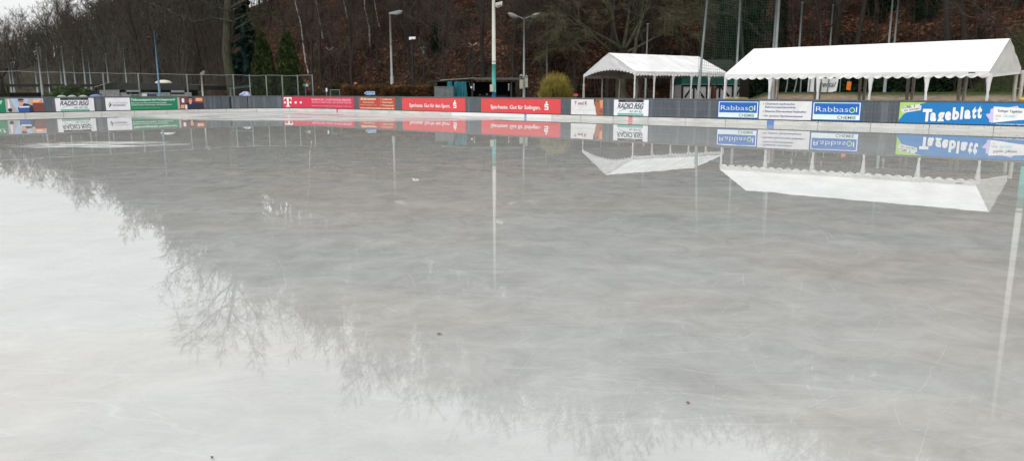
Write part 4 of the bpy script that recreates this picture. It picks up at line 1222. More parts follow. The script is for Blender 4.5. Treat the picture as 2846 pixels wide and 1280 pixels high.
# half-timbered green hut behind the tents
Yh = 60.0
root = thing('timber_hut', 'hut with dark green upper boards and white panels between black beams, behind the tents', 'hut', (azX(1985, Yh), Yh, 1.0))
zb0, zm, ztp = 0.9, zt(235, Yh), zt(200, Yh)
mb = MB(); obox(mb, 1895, 2081, Yh, zb0, zm, 4.0); part('panel_wall', mb, M_infill, root)
mb = MB(); obox(mb, 1894, 2082, Yh - 0.12, zm, ztp, 4.2); part('green_boards', mb, M_hutg, root)
mb = MB(); obox(mb, 1893, 2083, Yh - 0.16, zm - 0.03, zm + 0.03, 0.05); part('pale_batten', mb, mat('batten', (0.12, 0.20, 0.18)), root)
mb = MB(); a, b, c = azX(1888, Yh), azX(2088, Yh), azX(1995, Yh); ap = zt(166, Yh)
mb.prism([V((a, Yh - 0.5, ztp)), V((b, Yh - 0.5, ztp)), V((lerp(c, b, 0.3), Yh - 0.1, ap)), V((lerp(c, a, 0.5), Yh - 0.1, ap))], V((0, 4.8, 0))); part('roof', mb, M_felt, root)
def beam(x0, y0, x1, y1, w, lb=None):
    mb = MB(); p = at(x0, y0, Yh); q = at(x1, y1, Yh); p.y = q.y = Yh - 0.04
    d = (q - p).normalized(); n = V((d.z, 0, -d.x)) * w / 2
    mb.prism([p - n, p + n, q + n, q - n], V((0, 0.035, 0))); part('beam', mb, M_blackw, root)
beam(1894, 237.5, 2082, 237.5, 0.16)
for x in (1896.5, 1928.5, 1964.5, 2037, 2079.5): beam(x, 240, x - 1, 275, 0.17 if x not in (1928.5, 1964.5) else 0.14)
for q in ((1925, 240, 1903, 271), (1932, 240, 1956, 272), (2000, 240, 1999, 272), (1996, 240, 1985, 254), (2003, 240, 2026, 268), (2060, 240, 2046, 266), (2060, 240, 2059, 266), (2062, 240, 2076, 268)):
    beam(*q, 0.12 if q[0] > 2030 else 0.15)
# brown barrel planter with a dry wreath
X = azX(1982, 55); root = thing('planter', 'tall brown wooden planter with a dry wreath, between the two tents', 'planter', (X, 55, gz(X, 55)))
mb = MB(); mb.lathe((X, 55, gz(X, 55)), [(0.20, 0), (0.21, 0.4), (0.20, zt(243, 55) - gz(X, 55))], 14); part('tub', mb, mat('planter_brown', (0.12, 0.045, 0.025), (0.07, 0.026, 0.015), stretch=(6, 6, 0.6)), root)
mb = MB(); zc = zt(232, 55)
for k in range(3): mb.tube([V((X + 0.22 * math.cos(a * 0.35 + k), 55 + 0.05 * k - 0.05, zc + 0.33 * math.sin(a * 0.35 + k))) for a in range(19)], 0.018, 5)
for k in range(90):
    a = rnd.random() * 6.28; r0 = rnd.uniform(0.1, 0.27); c = V((X + r0 * math.cos(a), 55 + rnd.uniform(-.1, .1), zc - 0.12 + r0 * math.sin(a) * 0.8)); d = V((rnd.gauss(0, 1), rnd.gauss(0, 1), rnd.gauss(0, 1))).normalized() * 0.09
    mb.add([c, c + d, c + d * 0.5 + V((0.03, 0, 0.03))], [(0, 1, 2)])
part('wreath', mb, mat('dry_wreath', (0.10, 0.07, 0.045), (0.05, 0.035, 0.025)), root)
# far left: long flat roof shelter and the grey building
Ys = 74.0
root = thing('flat_shelter', 'long black flat roofed shelter at the far left behind the fence', 'shelter', (azX(100, Ys), Ys, 0.3))
mb = MB(); a, b = azX(-260, Ys), azX(283, Ys); z = zt(234, Ys); mb.box(((a + b) / 2, Ys + 1.5, z - 0.12), (b - a, 4.0, 0.25)); part('roof', mb, M_blackw, root)
for x in (-200, -80, 25, 145, 270):
    mb = MB(); mb.box((azX(x, Ys), Ys, z / 2), (0.12, 0.12, z - 0.5)); part('post', mb, M_blackw, root)
mb = MB(); mb.box(((a + b) / 2, Ys + 3.4, 0.75), (b - a, 0.1, 1.3)); part('back_wall', mb, mat('shelter_wall', (0.035, 0.03, 0.027), (0.02, 0.018, 0.016)), root)
Yb = 70.0
root = thing('grey_building', 'low building with dark felt roof and white roof light by the left fence', 'building', (azX(410, Yb), Yb, 0.2))
mb = MB(); P_ = lambda x, y, Y=Yb: at(x, y, Y)
mb.prism([P_(270, 250), P_(270, 247), P_(308, 229), P_(508, 234), P_(549, 237), P_(551, 250)], V((0, 7.0, 0))); part('roof', mb, M_felt, root)
mb = MB(); mb.prism([P_(262, 243, 69.6), P_(308, 228.2, 69.6), P_(308, 227.0, 69.6), P_(262, 241, 69.6)], V((0, 0.25, 0))); part('roof_edge', mb, M_rooflt, root)
mb = MB(); c = at(455, 232, 73); vs = []; mb.lathe(c, [(0.78, 0.0), (0.74, 0.12), (0.55, 0.24), (0.3, 0.31), (0.05, 0.33)], 20); part('roof_light', mb, mat('dome_white', (0.72, 0.70, 0.60), (0.62, 0.60, 0.5)), root, smooth=True)
mb = MB(); obox(mb, 275, 548, Yb + 2.4, 0.3, zt(250, Yb), 0.1); part('back_wall', mb, M_blackw, root)
M_panel = mat('wall_panel_grey', (0.27, 0.28, 0.28), (0.20, 0.21, 0.21), rough=0.8)
for x0, x1, y0, y1 in ((276, 329, 250, 270), (329, 364, 262, 270), (333, 350, 257, 262), (350, 390, 250.5, 256), (362, 390, 262, 266), (392, 472, 257, 268), (475, 512, 251, 257.5), (473, 512, 262, 270), (513, 531, 257, 270)):
    mb = MB(); obox(mb, x0, x1, Yb - 0.1, at(x0, y1, Yb).z, at(x0, y0, Yb).z, 0.08); part('wall_board', mb, M_panel, root)
for x0, x1, y0, y1, m in ((393, 408, 260.5, 267.5, M_whiteb), (407, 433, 261, 267.5, mat('window_blue', (0.03, 0.05, 0.14))), (434, 471, 262, 267, M_panel)):
    mb = MB(); obox(mb, x0, x1, Yb - 0.18, at(x0, y1, Yb).z, at(x0, y0, Yb).z, 0.06); part('window', mb, m, root)
for x in (329.5, 362, 391): 
    mb = MB(); obox(mb, x - 1, x + 1.4, Yb - 0.25, 0.3, zt(249 if x < 340 else 259, Yb), 0.1); part('post', mb, M_panel, root)
# mint canopy kiosk behind the thujas
Ym = 68.0; M_mint = mat('mint_paint', (0.12, 0.42, 0.32), (0.09, 0.33, 0.25)); M_pil = mat('pillar_blue', (0.03, 0.12, 0.26), (0.02, 0.08, 0.18))
root = thing('canopy', 'mint green edged canopy on a blue pillar behind the dark columnar trees', 'canopy', (azX(750, Ym), Ym, 0.3))
mb = MB(); mb.prism([at(635, 249, 64), at(635, 243, 64), at(704, 236.5, 68), at(704, 241, 68)], V((0, 0.15, 0))); part('fascia', mb, M_mint, root)
mb = MB(); obox(mb, 700, 856, Ym, zt(240, Ym), zt(233.5, Ym), 0.15); part('fascia', mb, M_mint, root)
mb = MB(); mb.prism([at(636, 243, 64) + V((0, 0.16, 0)), at(704, 236.5, 68) + V((0, 0.16, 0)), at(856, 234, 68) + V((0, 0.16, 0)), at(856, 234, 72), at(700, 236, 73)], V((0, 0, 0.06))); part('roof', mb, M_felt, root)
mb = MB(); obox(mb, 766, 776, Ym - 0.4, 0.3, zt(241, Ym), 0.35); part('pillar', mb, M_pil, root)
mb = MB(); obox(mb, 764, 777, Ym - 0.6, 0.3, zt(258, Ym), 0.5); part('pillar_base', mb, mat('pillar_blue_light', (0.02, 0.14, 0.40), (0.02, 0.10, 0.3)), root)
mb = MB(); obox(mb, 851, 857, Ym - 0.05, zt(241, Ym), zt(233, Ym), 0.05); part('end_plate', mb, M_whiteb, root)
mb = MB(); mb.tube([at(638, 246, 64) + V((0, 0.2, 0)), V((at(638, 246, 64).x, 64.2, 0.2))], 0.05, 8); mb.tube([V((azX(850, Ym), Ym + 0.1, 0.2)), V((azX(850, Ym), Ym + 0.1, 2.0))], 0.05, 8); part('post', mb, M_galv, root)

# ================================================================== small things behind the wall
def domed(x, Y, w, yt, m, label, nm='lidded_bin', cat='bin', grp='bins with domed lids behind the left wall'):
    X = azX(x, Y); r0 = w / 2 / 2091 * Y; z = zt(yt, Y); root = thing(nm, label, cat, (X, Y, 0.1), grp)
    mb = MB(); mb.lathe((X, Y, 0.1), [(r0 * 0.75, 0), (r0 * 0.9, z - 0.35)], 18); part('body', mb, mat('bin_body', (0.03, 0.05, 0.04)), root)
    mb = MB(); mb.lathe((X, Y, z - 0.26), [(r0 * 1.0, 0), (r0 * 1.02, 0.06), (r0 * 0.86, 0.16), (r0 * 0.5, 0.24), (r0 * 0.12, 0.26)], 20); part('lid', mb, m, root, smooth=True)
for x, w, c, lb in ((173, 27, (0.26, 0.36, 0.27), 'bin with pale green domed lid, left one'), (202, 26, (0.25, 0.38, 0.28), 'bin with pale green domed lid, between another green one and the grey one'),
                    (233, 26, (0.34, 0.33, 0.29), 'bin with grey beige domed lid left of the blue one'), (268, 34, (0.05, 0.14, 0.42), 'wider bin with shiny blue domed lid')):
    domed(x, 54, w, 264.5 if w < 30 else 262.5, mat('lid_%d' % x, c, tuple(v * 0.8 for v in c), rough=0.3), lb)
# blue-white sheeted heap behind the canopy
X = azX(683, 62); root = None; mb = MB(); vs = []; fs = []
for i in range(13):
    for j in range(9):
        a = math.pi * i / 12; u = j / 8 - 0.5
        rr = 0.42 * (1 - 1.6 * u * u) * (1 + 0.15 * noise.noise(V((i * 0.7, j * 0.9, 2))))
        vs.append(V((X + u * 1.0 + 0.1 * math.cos(a), 62 - math.cos(a) * rr, 0.9 + math.sin(a) * rr * 1.5)))
for i in range(12):
    for j in range(8): fs.append((i * 9 + j, i * 9 + j + 1, (i + 1) * 9 + j + 1, (i + 1) * 9 + j))
mb.add(vs, fs)
solo('covered_heap', mb, mat('sheet_blue_white', (0.42, 0.48, 0.62), (0.10, 0.13, 0.24), scale=5, lo=0.45, hi=0.55), 'small heap under a blue and white sheet below the mint canopy', 'covered heap', (X, 62, 0.3), smooth=True)
def sign_post(x, Y, yc, label, cat='sign'):
    X = azX(x, Y); g = gz(X, Y); return thing('sign', label, cat, (X, Y, g)), X, g, zt(yc, Y)
r_, X, g, z = sign_post(990, 66, 234, 'round red and white road sign on a post above the hedge')
mb = MB(); mb.tube([V((X, 66.05, g)), V((X, 66.05, z))], 0.03, 6); part('post', mb, M_galv, r_)
mb = MB(); mb.tube([V((X, 66.0, z)), V((X, 65.97, z))], 0.19, 20); part('disc', mb, paint('sign_red', (180, 70, 75)), r_)
mb = MB(); mb.tube([V((X, 65.965, z)), V((X, 65.955, z))], 0.12, 20); part('disc_centre', mb, paint('sign_pinkish', (200, 130, 125)), r_)
Yq = 57.0; r_, X, g, z = sign_post(1027, Yq, 259, 'blue arrow shaped exit sign pointing left in front of the hedge')
mb = MB(); a, b = azX(1011.5, Yq, 1.5), azX(1041.5, Yq, 1.5)
mb.prism([V((a, Yq, z)), V((a + 0.2, Yq, z - 0.13)), V((b, Yq, z - 0.12)), V((b, Yq, z + 0.13)), V((a + 0.2, Yq, z + 0.13))], V((0, 0.02, 0))); part('board', mb, M_letw, r_)
mb = MB(); mb.prism([V((a + 0.04, Yq - 0.006, z)), V((a + 0.21, Yq - 0.006, z - 0.105)), V((b - 0.03, Yq - 0.006, z - 0.095)), V((b - 0.03, Yq - 0.006, z + 0.105)), V((a + 0.21, Yq - 0.006, z + 0.105))], V((0, 0.004, 0))); part('blue_face', mb, paint('exit_blue', (35, 130, 200), 1.3), r_)
vs, fs = text_mesh('Ausgang', 0.01); xb_ = max(v[0] for v in vs); mb = MB()
mb.add([V((lerp(a + 0.24, b - 0.06, v[0] / xb_), Yq - 0.012, z - 0.05 + v[1] * 0.15)) for v in vs], fs); part('lettering', mb, M_letw, r_)
mb = MB(); mb.tube([V((X, Yq + 0.05, g)), V((X, Yq + 0.05, z + 0.1))], 0.03, 6); part('post', mb, M_galv, r_)
r_, X, g, z = sign_post(908, 60, 250, 'small white and blue sign on a thin post left of the hedge')
mb = MB(); mb.tube([V((X, 60.05, g)), V((X, 60.05, z))], 0.025, 6); part('post', mb, M_galvl, r_)
mb = MB(); mb.box((X + 0.02, 60, z), (0.13, 0.02, 0.28)); part('board', mb, M_white, r_)
mb = MB(); mb.box((X - 0.045, 59.985, z), (0.035, 0.008, 0.28)); part('blue_edge', mb, M_blueb, r_)
r_, X, g, z = sign_post(1600, 49, 264, 'small blank red sign on a short post left of the small tent')
mb = MB(); mb.tube([V((X, 49.05, g)), V((X, 49.05, z))], 0.02, 6); part('post', mb, M_galvl, r_)
mb = MB(); mb.box((X, 49, z), (0.27, 0.02, 0.15)); part('board', mb, paint('sign_red2', (190, 75, 72)), r_)
r_, X, g, z = sign_post(1944, 52, 266, 'narrow white and red notice on a short post between the tents')
mb = MB(); mb.tube([V((X, 52.05, g)), V((X, 52.05, z))], 0.02, 6); part('post', mb, M_galvl, r_)
mb = MB(); mb.box((X, 52, z), (0.13, 0.02, 0.34)); part('board', mb, M_white, r_)
mb = MB(); mb.box((X, 51.985, z + 0.04), (0.07, 0.006, 0.08)); mb.box((X, 51.985, z - 0.11), (0.07, 0.006, 0.05)); part('red_marks', mb, M_redb, r_)
# mesh panel beside the hedge
Yg = 58; root = thing('mesh_panel', 'small green wire mesh fence panel at the left end of the hedge', 'fence panel', (azX(932, Yg), Yg, 0.2))
mb = MB(); a, b = azX(919, Yg), azX(945, Yg); zt_ = zt(250, Yg)
for x in (a, b): mb.tube([V((x, Yg, 0.2)), V((x, Yg, zt_))], 0.022, 6)
mb.tube([V((a, Yg, zt_)), V((b, Yg, zt_))], 0.022, 6); part('frame', mb, M_galv, root)
mb = MB()
for k in range(1, 12): mb.tube([V((lerp(a, b, k / 12), Yg, 0.3)), V((lerp(a, b, k / 12), Yg, zt_))], 0.005, 4)
for k in range(1, 8): mb.tube([V((a, Yg, lerp(0.3, zt_, k / 8))), V((b, Yg, lerp(0.3, zt_, k / 8)))], 0.006, 4)
part('mesh', mb, M_net, root)
# yellow lids by the long tent, yellow tub at the right edge
M_yel = mat('yellow_plastic', (0.75, 0.62, 0.22), (0.62, 0.50, 0.16), rough=0.4); M_yel2 = mat('yellow_plastic_deep', (0.78, 0.50, 0.02), (0.66, 0.40, 0.01), rough=0.4)
for x0, x1, lb in ((2019, 2042, 'flat yellow topped box at the left foot of the long tent, smaller one'), (2047, 2079, 'flat yellow topped box at the left foot of the long tent, wider one')):
    Yy = 40.5; X0, X1 = azX(x0, Yy), azX(x1, Yy); zz = zt(271.5, Yy) + 0.02; root = thing('storage_box', lb, 'box', ((X0 + X1) / 2, Yy, gz(X0, Yy)), 'yellow topped boxes')
    mb = MB(); mb.prism([V((X0, Yy, zz - 0.10)), V((X1, Yy, zz - 0.10)), V((X1, Yy, zz - 0.04)), V((X1 - 0.12, Yy, zz)), V((X0 + 0.12, Yy, zz)), V((X0, Yy, zz - 0.04))], V((0, 0.5, 0))); part('lid', mb, M_yel, root)
    mb = MB(); mb.box(((X0 + X1) / 2, Yy + 0.25, (zz - 0.11 + gz(X0, Yy)) / 2), (X1 - X0 - 0.06, 0.44, max(0.1, zz - 0.11 - gz(X0, Yy)))); part('body', mb, M_yel2, root)
Yy = 31.6; root = thing('plastic_tub', 'deep yellow plastic tub with a handle at the right edge behind the wall', 'tub', (azX(2843, Yy), Yy, 0.5))
mb = MB(); X = azX(2846, Yy); mb.lathe((X, Yy, 0.9), [(0.16, 0), (0.20, 0.25), (0.24, 0.30), (0.24, 0.34), (0.17, 0.40), (0.05, 0.42)], 18); part('shell', mb, M_yel2, root, smooth=True)
mb = MB(); mb.tube([V((X - 0.08, Yy, 1.30)), V((X - 0.07, Yy, 1.38)), V((X + 0.07, Yy, 1.38)), V((X + 0.08, Yy, 1.30))], 0.014, 6); part('handle', mb, M_yel2, root)
mb = MB(); mb.box((X, Yy, 0.7), (0.3, 0.3, 0.42)); part('stand', mb, M_blackw, root)
# cloth banner and orange sign behind the long tent
Yt = 51.0; root = thing('cloth_banner', 'white cloth banner with black italic lettering hung behind the long tent', 'banner', (azX(2290, Yt), Yt, gz(azX(2290, Yt), Yt)))
a, b = azX(2246, Yt, 2), azX(2330, Yt, 2); z1, z0 = zt(217, Yt), zt(257, Yt); vs = []; fs = []; n = 16; mb = MB()
for i in range(n + 1):
    u = i / n
    for j, v in enumerate((0, 0.33, 0.66, 1)):
        x = lerp(a, b - 0.12 * v, u); z = lerp(z1 - 0.03 * math.sin(u * 3.1), z0 + 0.05 * (1 - u) + (0.09 * sstep(0.8, 1, u)), v)
        vs.append(V((x, Yt + 0.04 * math.sin(u * 9 + v * 2), z)))
m0 = len(vs); vs += [p + V((0, 0.012, 0)) for p in vs]
for i in range(n):
    for j in range(3):
        k = i * 4 + j; q = (k, k + 1, k + 5, k + 4); fs.append(q); fs.append(tuple(m0 + w for w in q[::-1]))
mb.add(vs, fs); part('cloth', mb, M_whiteb, root)
vs, fs = text_mesh('ttertal', 0.004, 0.35); xb_ = max(v[0] for v in vs); mb = MB(); ta, tb = azX(2271, Yt, 2), azX(2323, Yt, 2)
mb.add([V((lerp(ta, tb, v[0] / xb_), Yt - 0.06, zt(241, Yt) + v[1] * 0.48)) for v in vs], fs); part('lettering', mb, M_black, root)
vs, fs = text_mesh('... Yoga & Training, Haan', 0.0, 0.1); xb_ = max(v[0] for v in vs); mb = MB()
mb.add([V((lerp(ta - 0.1, tb, v[0] / xb_), Yt - 0.06, zt(248, Yt) + v[1] * 0.11)) for v in vs], fs); 
for x in (2244, 2333):
    pm_ = MB(); pm_.tube([V((azX(x, Yt), Yt + 0.1, 1.0)), V((azX(x, Yt), Yt + 0.1, 2.7))], 0.035, 8); part('post', pm_, M_galv, root)
root = thing('orange_sign', 'small orange sign hanging on a string behind the long tent', 'sign', (azX(2357, 42), 42, 1.4))
Yo = 42.0; a, b = azX(2352.5, Yo, 1.8), azX(2364.5, Yo, 1.8); mb = MB(); mb.prism([V((a, Yo, zt(249.5, Yo))), V((b, Yo, zt(251, Yo))), V((b + 0.02, Yo, zt(227.5, Yo))), V((a + 0.025, Yo, zt(226, Yo)))], V((0, 0.015, 0))); part('board', mb, mat('orange_board', (0.88, 0.22, 0.01), (0.8, 0.18, 0.01)), root)
mb = MB(); mb.box(((a + b) / 2 + 0.01, Yo + 0.005, zt(227, Yo) + 0.01), (0.10, 0.03, 0.03)); part('clip', mb, M_galvl, root)
mb = MB(); mb.tube([V(((a + b) / 2 + 0.01, Yo, zt(227, Yo))), V(((a + b) / 2 + 0.03, Yo, 2.6))], 0.006, 4); part('string', mb, M_galvl, root)
# loose thin fence stakes seen through the long tent
for k, (x, xt) in enumerate(((2182, 2186), (2204, 2212), (2222, 2222), (2246, 2248), (2296, 2300))):
    Yk = 52 - 0.5 * k; X = azX(x, Yk); X2 = azX(xt, Yk)
    mb = MB(); mb.tube([V((X, Yk, gz(X, Yk) - 0.1)), V(((X + X2) / 2, Yk, 1.9)), V((X2, Yk, 2.75))], [0.055, 0.05, 0.045], 8)
    mb.tube([V((X2, Yk, 2.75)), V((X2, Yk, 2.80))], [0.055, 0.03], 8)
    solo('fence_stake', mb, M_galv, ['grey stake seen under the long tent, leftmost of its row', 'tilted grey stake seen under the long tent', 'grey stake right of the tilted one under the long tent', 'grey stake at the left side of the cloth banner', 'grey stake in front of the cloth banner'][k], 'stake', (X, Yk, gz(X, Yk)), 'grey stakes behind the long tent')

# ================================================================== plants
M_bark = mat('bark', (0.050, 0.043, 0.036), (0.024, 0.020, 0.017), rough=0.95, scale=5, stretch=(3, 3, 0.5))
M_barkg = mat('bark_mossy', (0.075, 0.078, 0.042), (0.032, 0.030, 0.021), rough=0.95, scale=3, stretch=(3, 3, 0.6))
M_twig = mat('twigs', (0.082, 0.063, 0.049), (0.043, 0.033, 0.027), rough=0.95, scale=1.5)
M_twigg = mat('twigs_mossy', (0.115, 0.108, 0.055), (0.052, 0.048, 0.030), rough=0.95, scale=1.5)
M_birch = mat('birch_bark', (0.44, 0.42, 0.38), (0.15, 0.13, 0.11), rough=0.8, scale=2.5, stretch=(3, 3, 1.2), lo=0.42, hi=0.55)
def branchy(seed, h, r0, first, nlimb, spread, droop=0.0, levels=3, lean=0.0, limb_len=0.38, twist=0.10, ntw=(7, 6, 5), fork=None, twr=0.021, upw=0.35):
    """a bare tree growing from the origin; returns (wood, twigs)"""
    r = random.Random(seed); wood = MB(); tw = MB()
    def grow(p, d, L, rad, lev, mb, n, sides):
        pts = [p]; rr = [rad]; d = d.normalized()
        for i in range(n):
            d = (d + V((r.gauss(0, twist), r.gauss(0, twist), r.gauss(0, twist) + (upw * 0.18 if lev > 0 else 0.02) - droop * 0.12 * (i / n) * (lev > 0)))).normalized()
            p = p + d * (L / n); pts.append(p); rr.append(rad * (1 - 0.85 * (i + 1) / n) + 0.15 * rad * 0.2)
        mb.tube(pts, rr, sides, cap=False)
        return pts, rr, d
    tp, tr, td = grow(V((0, 0, -0.4)), V((lean, 0, 1)), h * 0.92, r0, 0, wood, 9, 8)
    tr2 = tr
    def along(pts, t):
        k = t * (len(pts) - 1); i = min(int(k), len(pts) - 2); return pts[i].lerp(pts[i + 1], k - i), (pts[i + 1] - pts[i]).normalized(), i
    for a in range(nlimb):
        t = lerp(first, 0.97, (a + r.random() * 0.7) / nlimb)
        p, dd, i = along(tp, t)
        az = a * 2.4 + r.uniform(-0.5, 0.5); sp = spread * r.uniform(0.75, 1.15)
        d = V((math.cos(az) * sp, math.sin(az) * sp, 1.0 * (1 - 0.35 * sp) + 0.15)).normalized()
        L = h * limb_len * (1.15 - 0.65 * t) * r.uniform(0.75, 1.15)
        p1, r1, _ = grow(p, d, L, tr[i] * 0.45, 1, wood, 6, 6)
        for b in range(ntw[0]):
            t2 = lerp(0.22, 1.0, (b + r.random()) / ntw[0]); q, dd2, i2 = along(p1, min(t2, 0.99))
            d2 = (dd2 + V((r.gauss(0, 0.65), r.gauss(0, 0.65), r.gauss(0.12 * upw * 3, 0.45)))).normalized()
            p2, r2, _ = grow(q, d2, L * r.uniform(0.3, 0.5), max(0.018, r1[i2] * 0.5), 2, tw, 4, 4)
            for c in range(ntw[1]):
                q3, dd3, _ = along(p2, r.uniform(0.2, 0.99))
                d3 = (dd3 + V((r.gauss(0, 0.6), r.gauss(0, 0.6), r.gauss(0.1, 0.45)))).normalized()
                p3, r3, _ = grow(q3, d3, L * r.uniform(0.14, 0.26), twr, 3, tw, 3, 3)
                for e in range(ntw[2]):
                    q4, dd4, _ = along(p3, r.uniform(0.15, 0.98))
                    d4 = (dd4 + V((r.gauss(0, 0.6), r.gauss(0, 0.6), r.gauss(0.1, 0.5)))).normalized()
                    grow(q4, d4, L * r.uniform(0.07, 0.15), twr * 0.65, 3, tw, 2, 3)
    return wood, tw
def make_tree(name, label, group, wood, tw, mw, mt):
    root = thing(name, label, 'tree', (0, 0, 0), group)
    part('trunk', wood, mw, root, smooth=True); part('crown', tw, mt, root)
    return root
def put(root, x, y, rz=0.0, sc=1.0):
    root.location = (x, y, gz(x, y) - 0.1); root.rotation_euler = (0, 0, rz); root.scale = (sc,) * 3

# forest of bare trees on the hillside
zones = [(-420, 420, 'bare grey brown tree in the distant hazy wood at the far left', 'bare trees of the far left wood'),
         (420, 900, 'bare tree on the slope behind the dark columnar trees and the left fence', 'bare trees behind the left fence'),
         (900, 1480, 'bare tree on the leaf covered slope above the hedge and the black hut', 'bare trees above the hut'),
         (1480, 2060, 'dark bare tree on the slope above the smaller party tent', 'bare trees above the small tent'),
         (2060, 3500, 'dark bare tree on the steep slope above the long party tent', 'bare trees above the long tent')]
protos = []
specs = [dict(h=21, r0=0.24, first=0.38, nlimb=11, spread=0.75), dict(h=24, r0=0.28, first=0.45, nlimb=12, spread=0.6), dict(h=19, r0=0.19, first=0.25, nlimb=12, spread=0.8),
         dict(h=17, r0=0.15, first=0.18, nlimb=13, spread=0.85, lean=0.1), dict(h=22, r0=0.21, first=0.5, nlimb=10, spread=0.7, lean=-0.07), dict(h=14, r0=0.12, first=0.12, nlimb=14, spread=0.9, limb_len=0.42)]
for i, sp in enumerate(specs):
    w, t = branchy(100 + i, **sp)
    protos.append(('bare_tree', w.mesh('bare_trunk', M_bark, smooth=True), t.mesh('bare_crown', M_twig)))
def forest_tree(pi, x, y, rz, sc, lab, grp):
    root = bpy.data.objects.new('bare_tree', None); COL.objects.link(root)
    root['label'] = lab; root['category'] = 'tree'; root['group'] = grp
    root.location = (x, y, gz(x, y) - 0.1); root.rotation_euler = (rnd.gauss(0, 0.04), rnd.gauss(0, 0.05), rz); root.scale = (sc, sc, sc * rnd.uniform(0.92, 1.12))
    for nm, me in (('trunk', protos[pi][1]), ('crown', protos[pi][2])):
        o = bpy.data.objects.new(nm, me); COL.objects.link(o); o.parent = root
placed = []
def try_place(x, y, mind):
    for (a, b) in placed:
        if (a - x) ** 2 + (b - y) ** 2 < mind * mind: return False
    placed.append((x, y)); return True
counts = [62, 62, 64, 54, 56]
for zi, (xa, xb, lab, grp) in enumerate(zones):
    n = 0; tries = 0
    xb2 = min(xb, 3050)
    while n < counts[zi] and tries < 5000:
        tries += 1
        ax = rnd.uniform(xa, xb2); ft = interp(FOOT, ax)
        dd = ft + (abs(rnd.gauss(0, 1)) * (24 if zi > 0 else 30)) - 1
        if 640 < ax < 850 and dd < ft + 7: continue
        if dd > ft + 65: continue
        th = math.atan((ax - CX) / 2091)
        x, y = math.sin(th) * dd, math.cos(th) * dd
        if not try_place(x, y, 2.4 if zi else 3.4): continue
        sc = rnd.uniform(0.72, 1.05) * interp([(-420, 0.5), (150, 0.55), (420, 0.68), (700, 0.8), (1200, 0.95), (3000, 1.0)], ax)
        forest_tree(rnd.randrange(6), x, y, rnd.uniform(0, 6.28), sc, lab, grp); n += 1
# undergrowth: thin saplings and brush between the trunks
def brush(name, n, xa, xb, da, db, hmin, hmax, stems, m, seed, r=0.012):
    q = random.Random(seed); mb = MB()
    for i in range(n):
        ax = q.uniform(xa, xb); dd = interp(FOOT, ax) + q.uniform(da, db) ; th = math.atan((ax - CX) / 2091)
        x, y = math.sin(th) * dd, math.cos(th) * dd; z = gz(x, y)
        if max(out1(x, y), out2(x, y)) < 4: continue
        H = q.uniform(hmin, hmax); k = dd / 75
        for s in range(stems):
            az = q.uniform(0, 6.28); sp = q.uniform(0.05, 0.5)
            b = V((x + q.gauss(0, 0.3), y + q.gauss(0, 0.3), z)); hh = H * q.uniform(0.5, 1)
            md = b + V((math.cos(az) * sp * hh * 0.4, math.sin(az) * sp * hh * 0.4, hh * 0.55)); e = b + V((math.cos(az) * sp * hh, math.sin(az) * sp * hh, hh * 0.98))
            mb.tube([b, md, e], [r * k * 1.3, r * k, r * k * 0.4], 3, cap=False)
            for c in range(4):
                t = q.uniform(0.25, 0.95); p = b.lerp(md, t * 2) if t < 0.5 else md.lerp(e, t * 2 - 1); d = V((q.gauss(0, 1), q.gauss(0, 1), q.uniform(0.1, 1.2))).normalized() * hh * q.uniform(0.12, 0.3)
                mb.tube([p, p + d], [r * k * 0.7, r * k * 0.3], 3, cap=False)
    solo(name, mb, m, kind='stuff')
brush('undergrowth', 1300, 500, 3050, -1, 24, 1.2, 5.5, 6, M_twig, 5)
M_twigf = mat('twigs_far', (0.085, 0.080, 0.060), (0.045, 0.042, 0.033), rough=0.95, scale=1.5)
brush('thicket', 330, -420, 200, -2, 40, 3, 8, 5, M_twigf, 6, 0.022)
brush('thicket', 480, 200, 640, -2, 50, 3, 9, 5, M_twigf, 8, 0.022)
def far_wood():
    q = random.Random(77); small = []
    for i in range(4):
        w_, t_ = branchy(300 + i, h=16, r0=0.2, first=0.3, nlimb=10, spread=0.75, ntw=(6, 4, 2), twr=0.035)
        small.append((w_.v + t_.v, w_.f + [tuple(k + len(w_.v) for k in f_) for f_ in t_.f]))
    mb = MB()
    for i in range(700):
        ax = q.uniform(-420, 3050) if i < 300 else (q.uniform(-420, 700) if i < 500 else q.uniform(900, 2500)); ft0 = interp(FOOT, ax); dd = ft0 + (q.uniform(22, 75) if i < 500 else q.uniform(60, 100)); th = math.atan((ax - CX) / 2091)
        x, y = math.sin(th) * dd, math.cos(th) * dd; z = gz(x, y) - 0.2; a = q.uniform(0, 6.28); c, s_ = math.cos(a), math.sin(a); k = q.uniform(0.6, 1.05) * interp([(-420, 0.5), (100, 0.55), (300, 0.72), (475, 0.82), (900, 0.92), (1300, 1.0), (1700, 1.2)], ax)
        vs, fs = small[q.randrange(4)]
        mb.add([(x + (v[0] * c - v[1] * s_) * k, y + (v[0] * s_ + v[1] * c) * k, z + v[2] * k) for v in vs], fs)
    me = bpy.data.meshes.new('ridge_wood'); me.from_pydata(mb.v, [], mb.f); me.materials.append(M_twigf)
    o = bpy.data.objects.new('ridge_wood', me); COL.objects.link(o); o['kind'] = 'stuff'
far_wood()

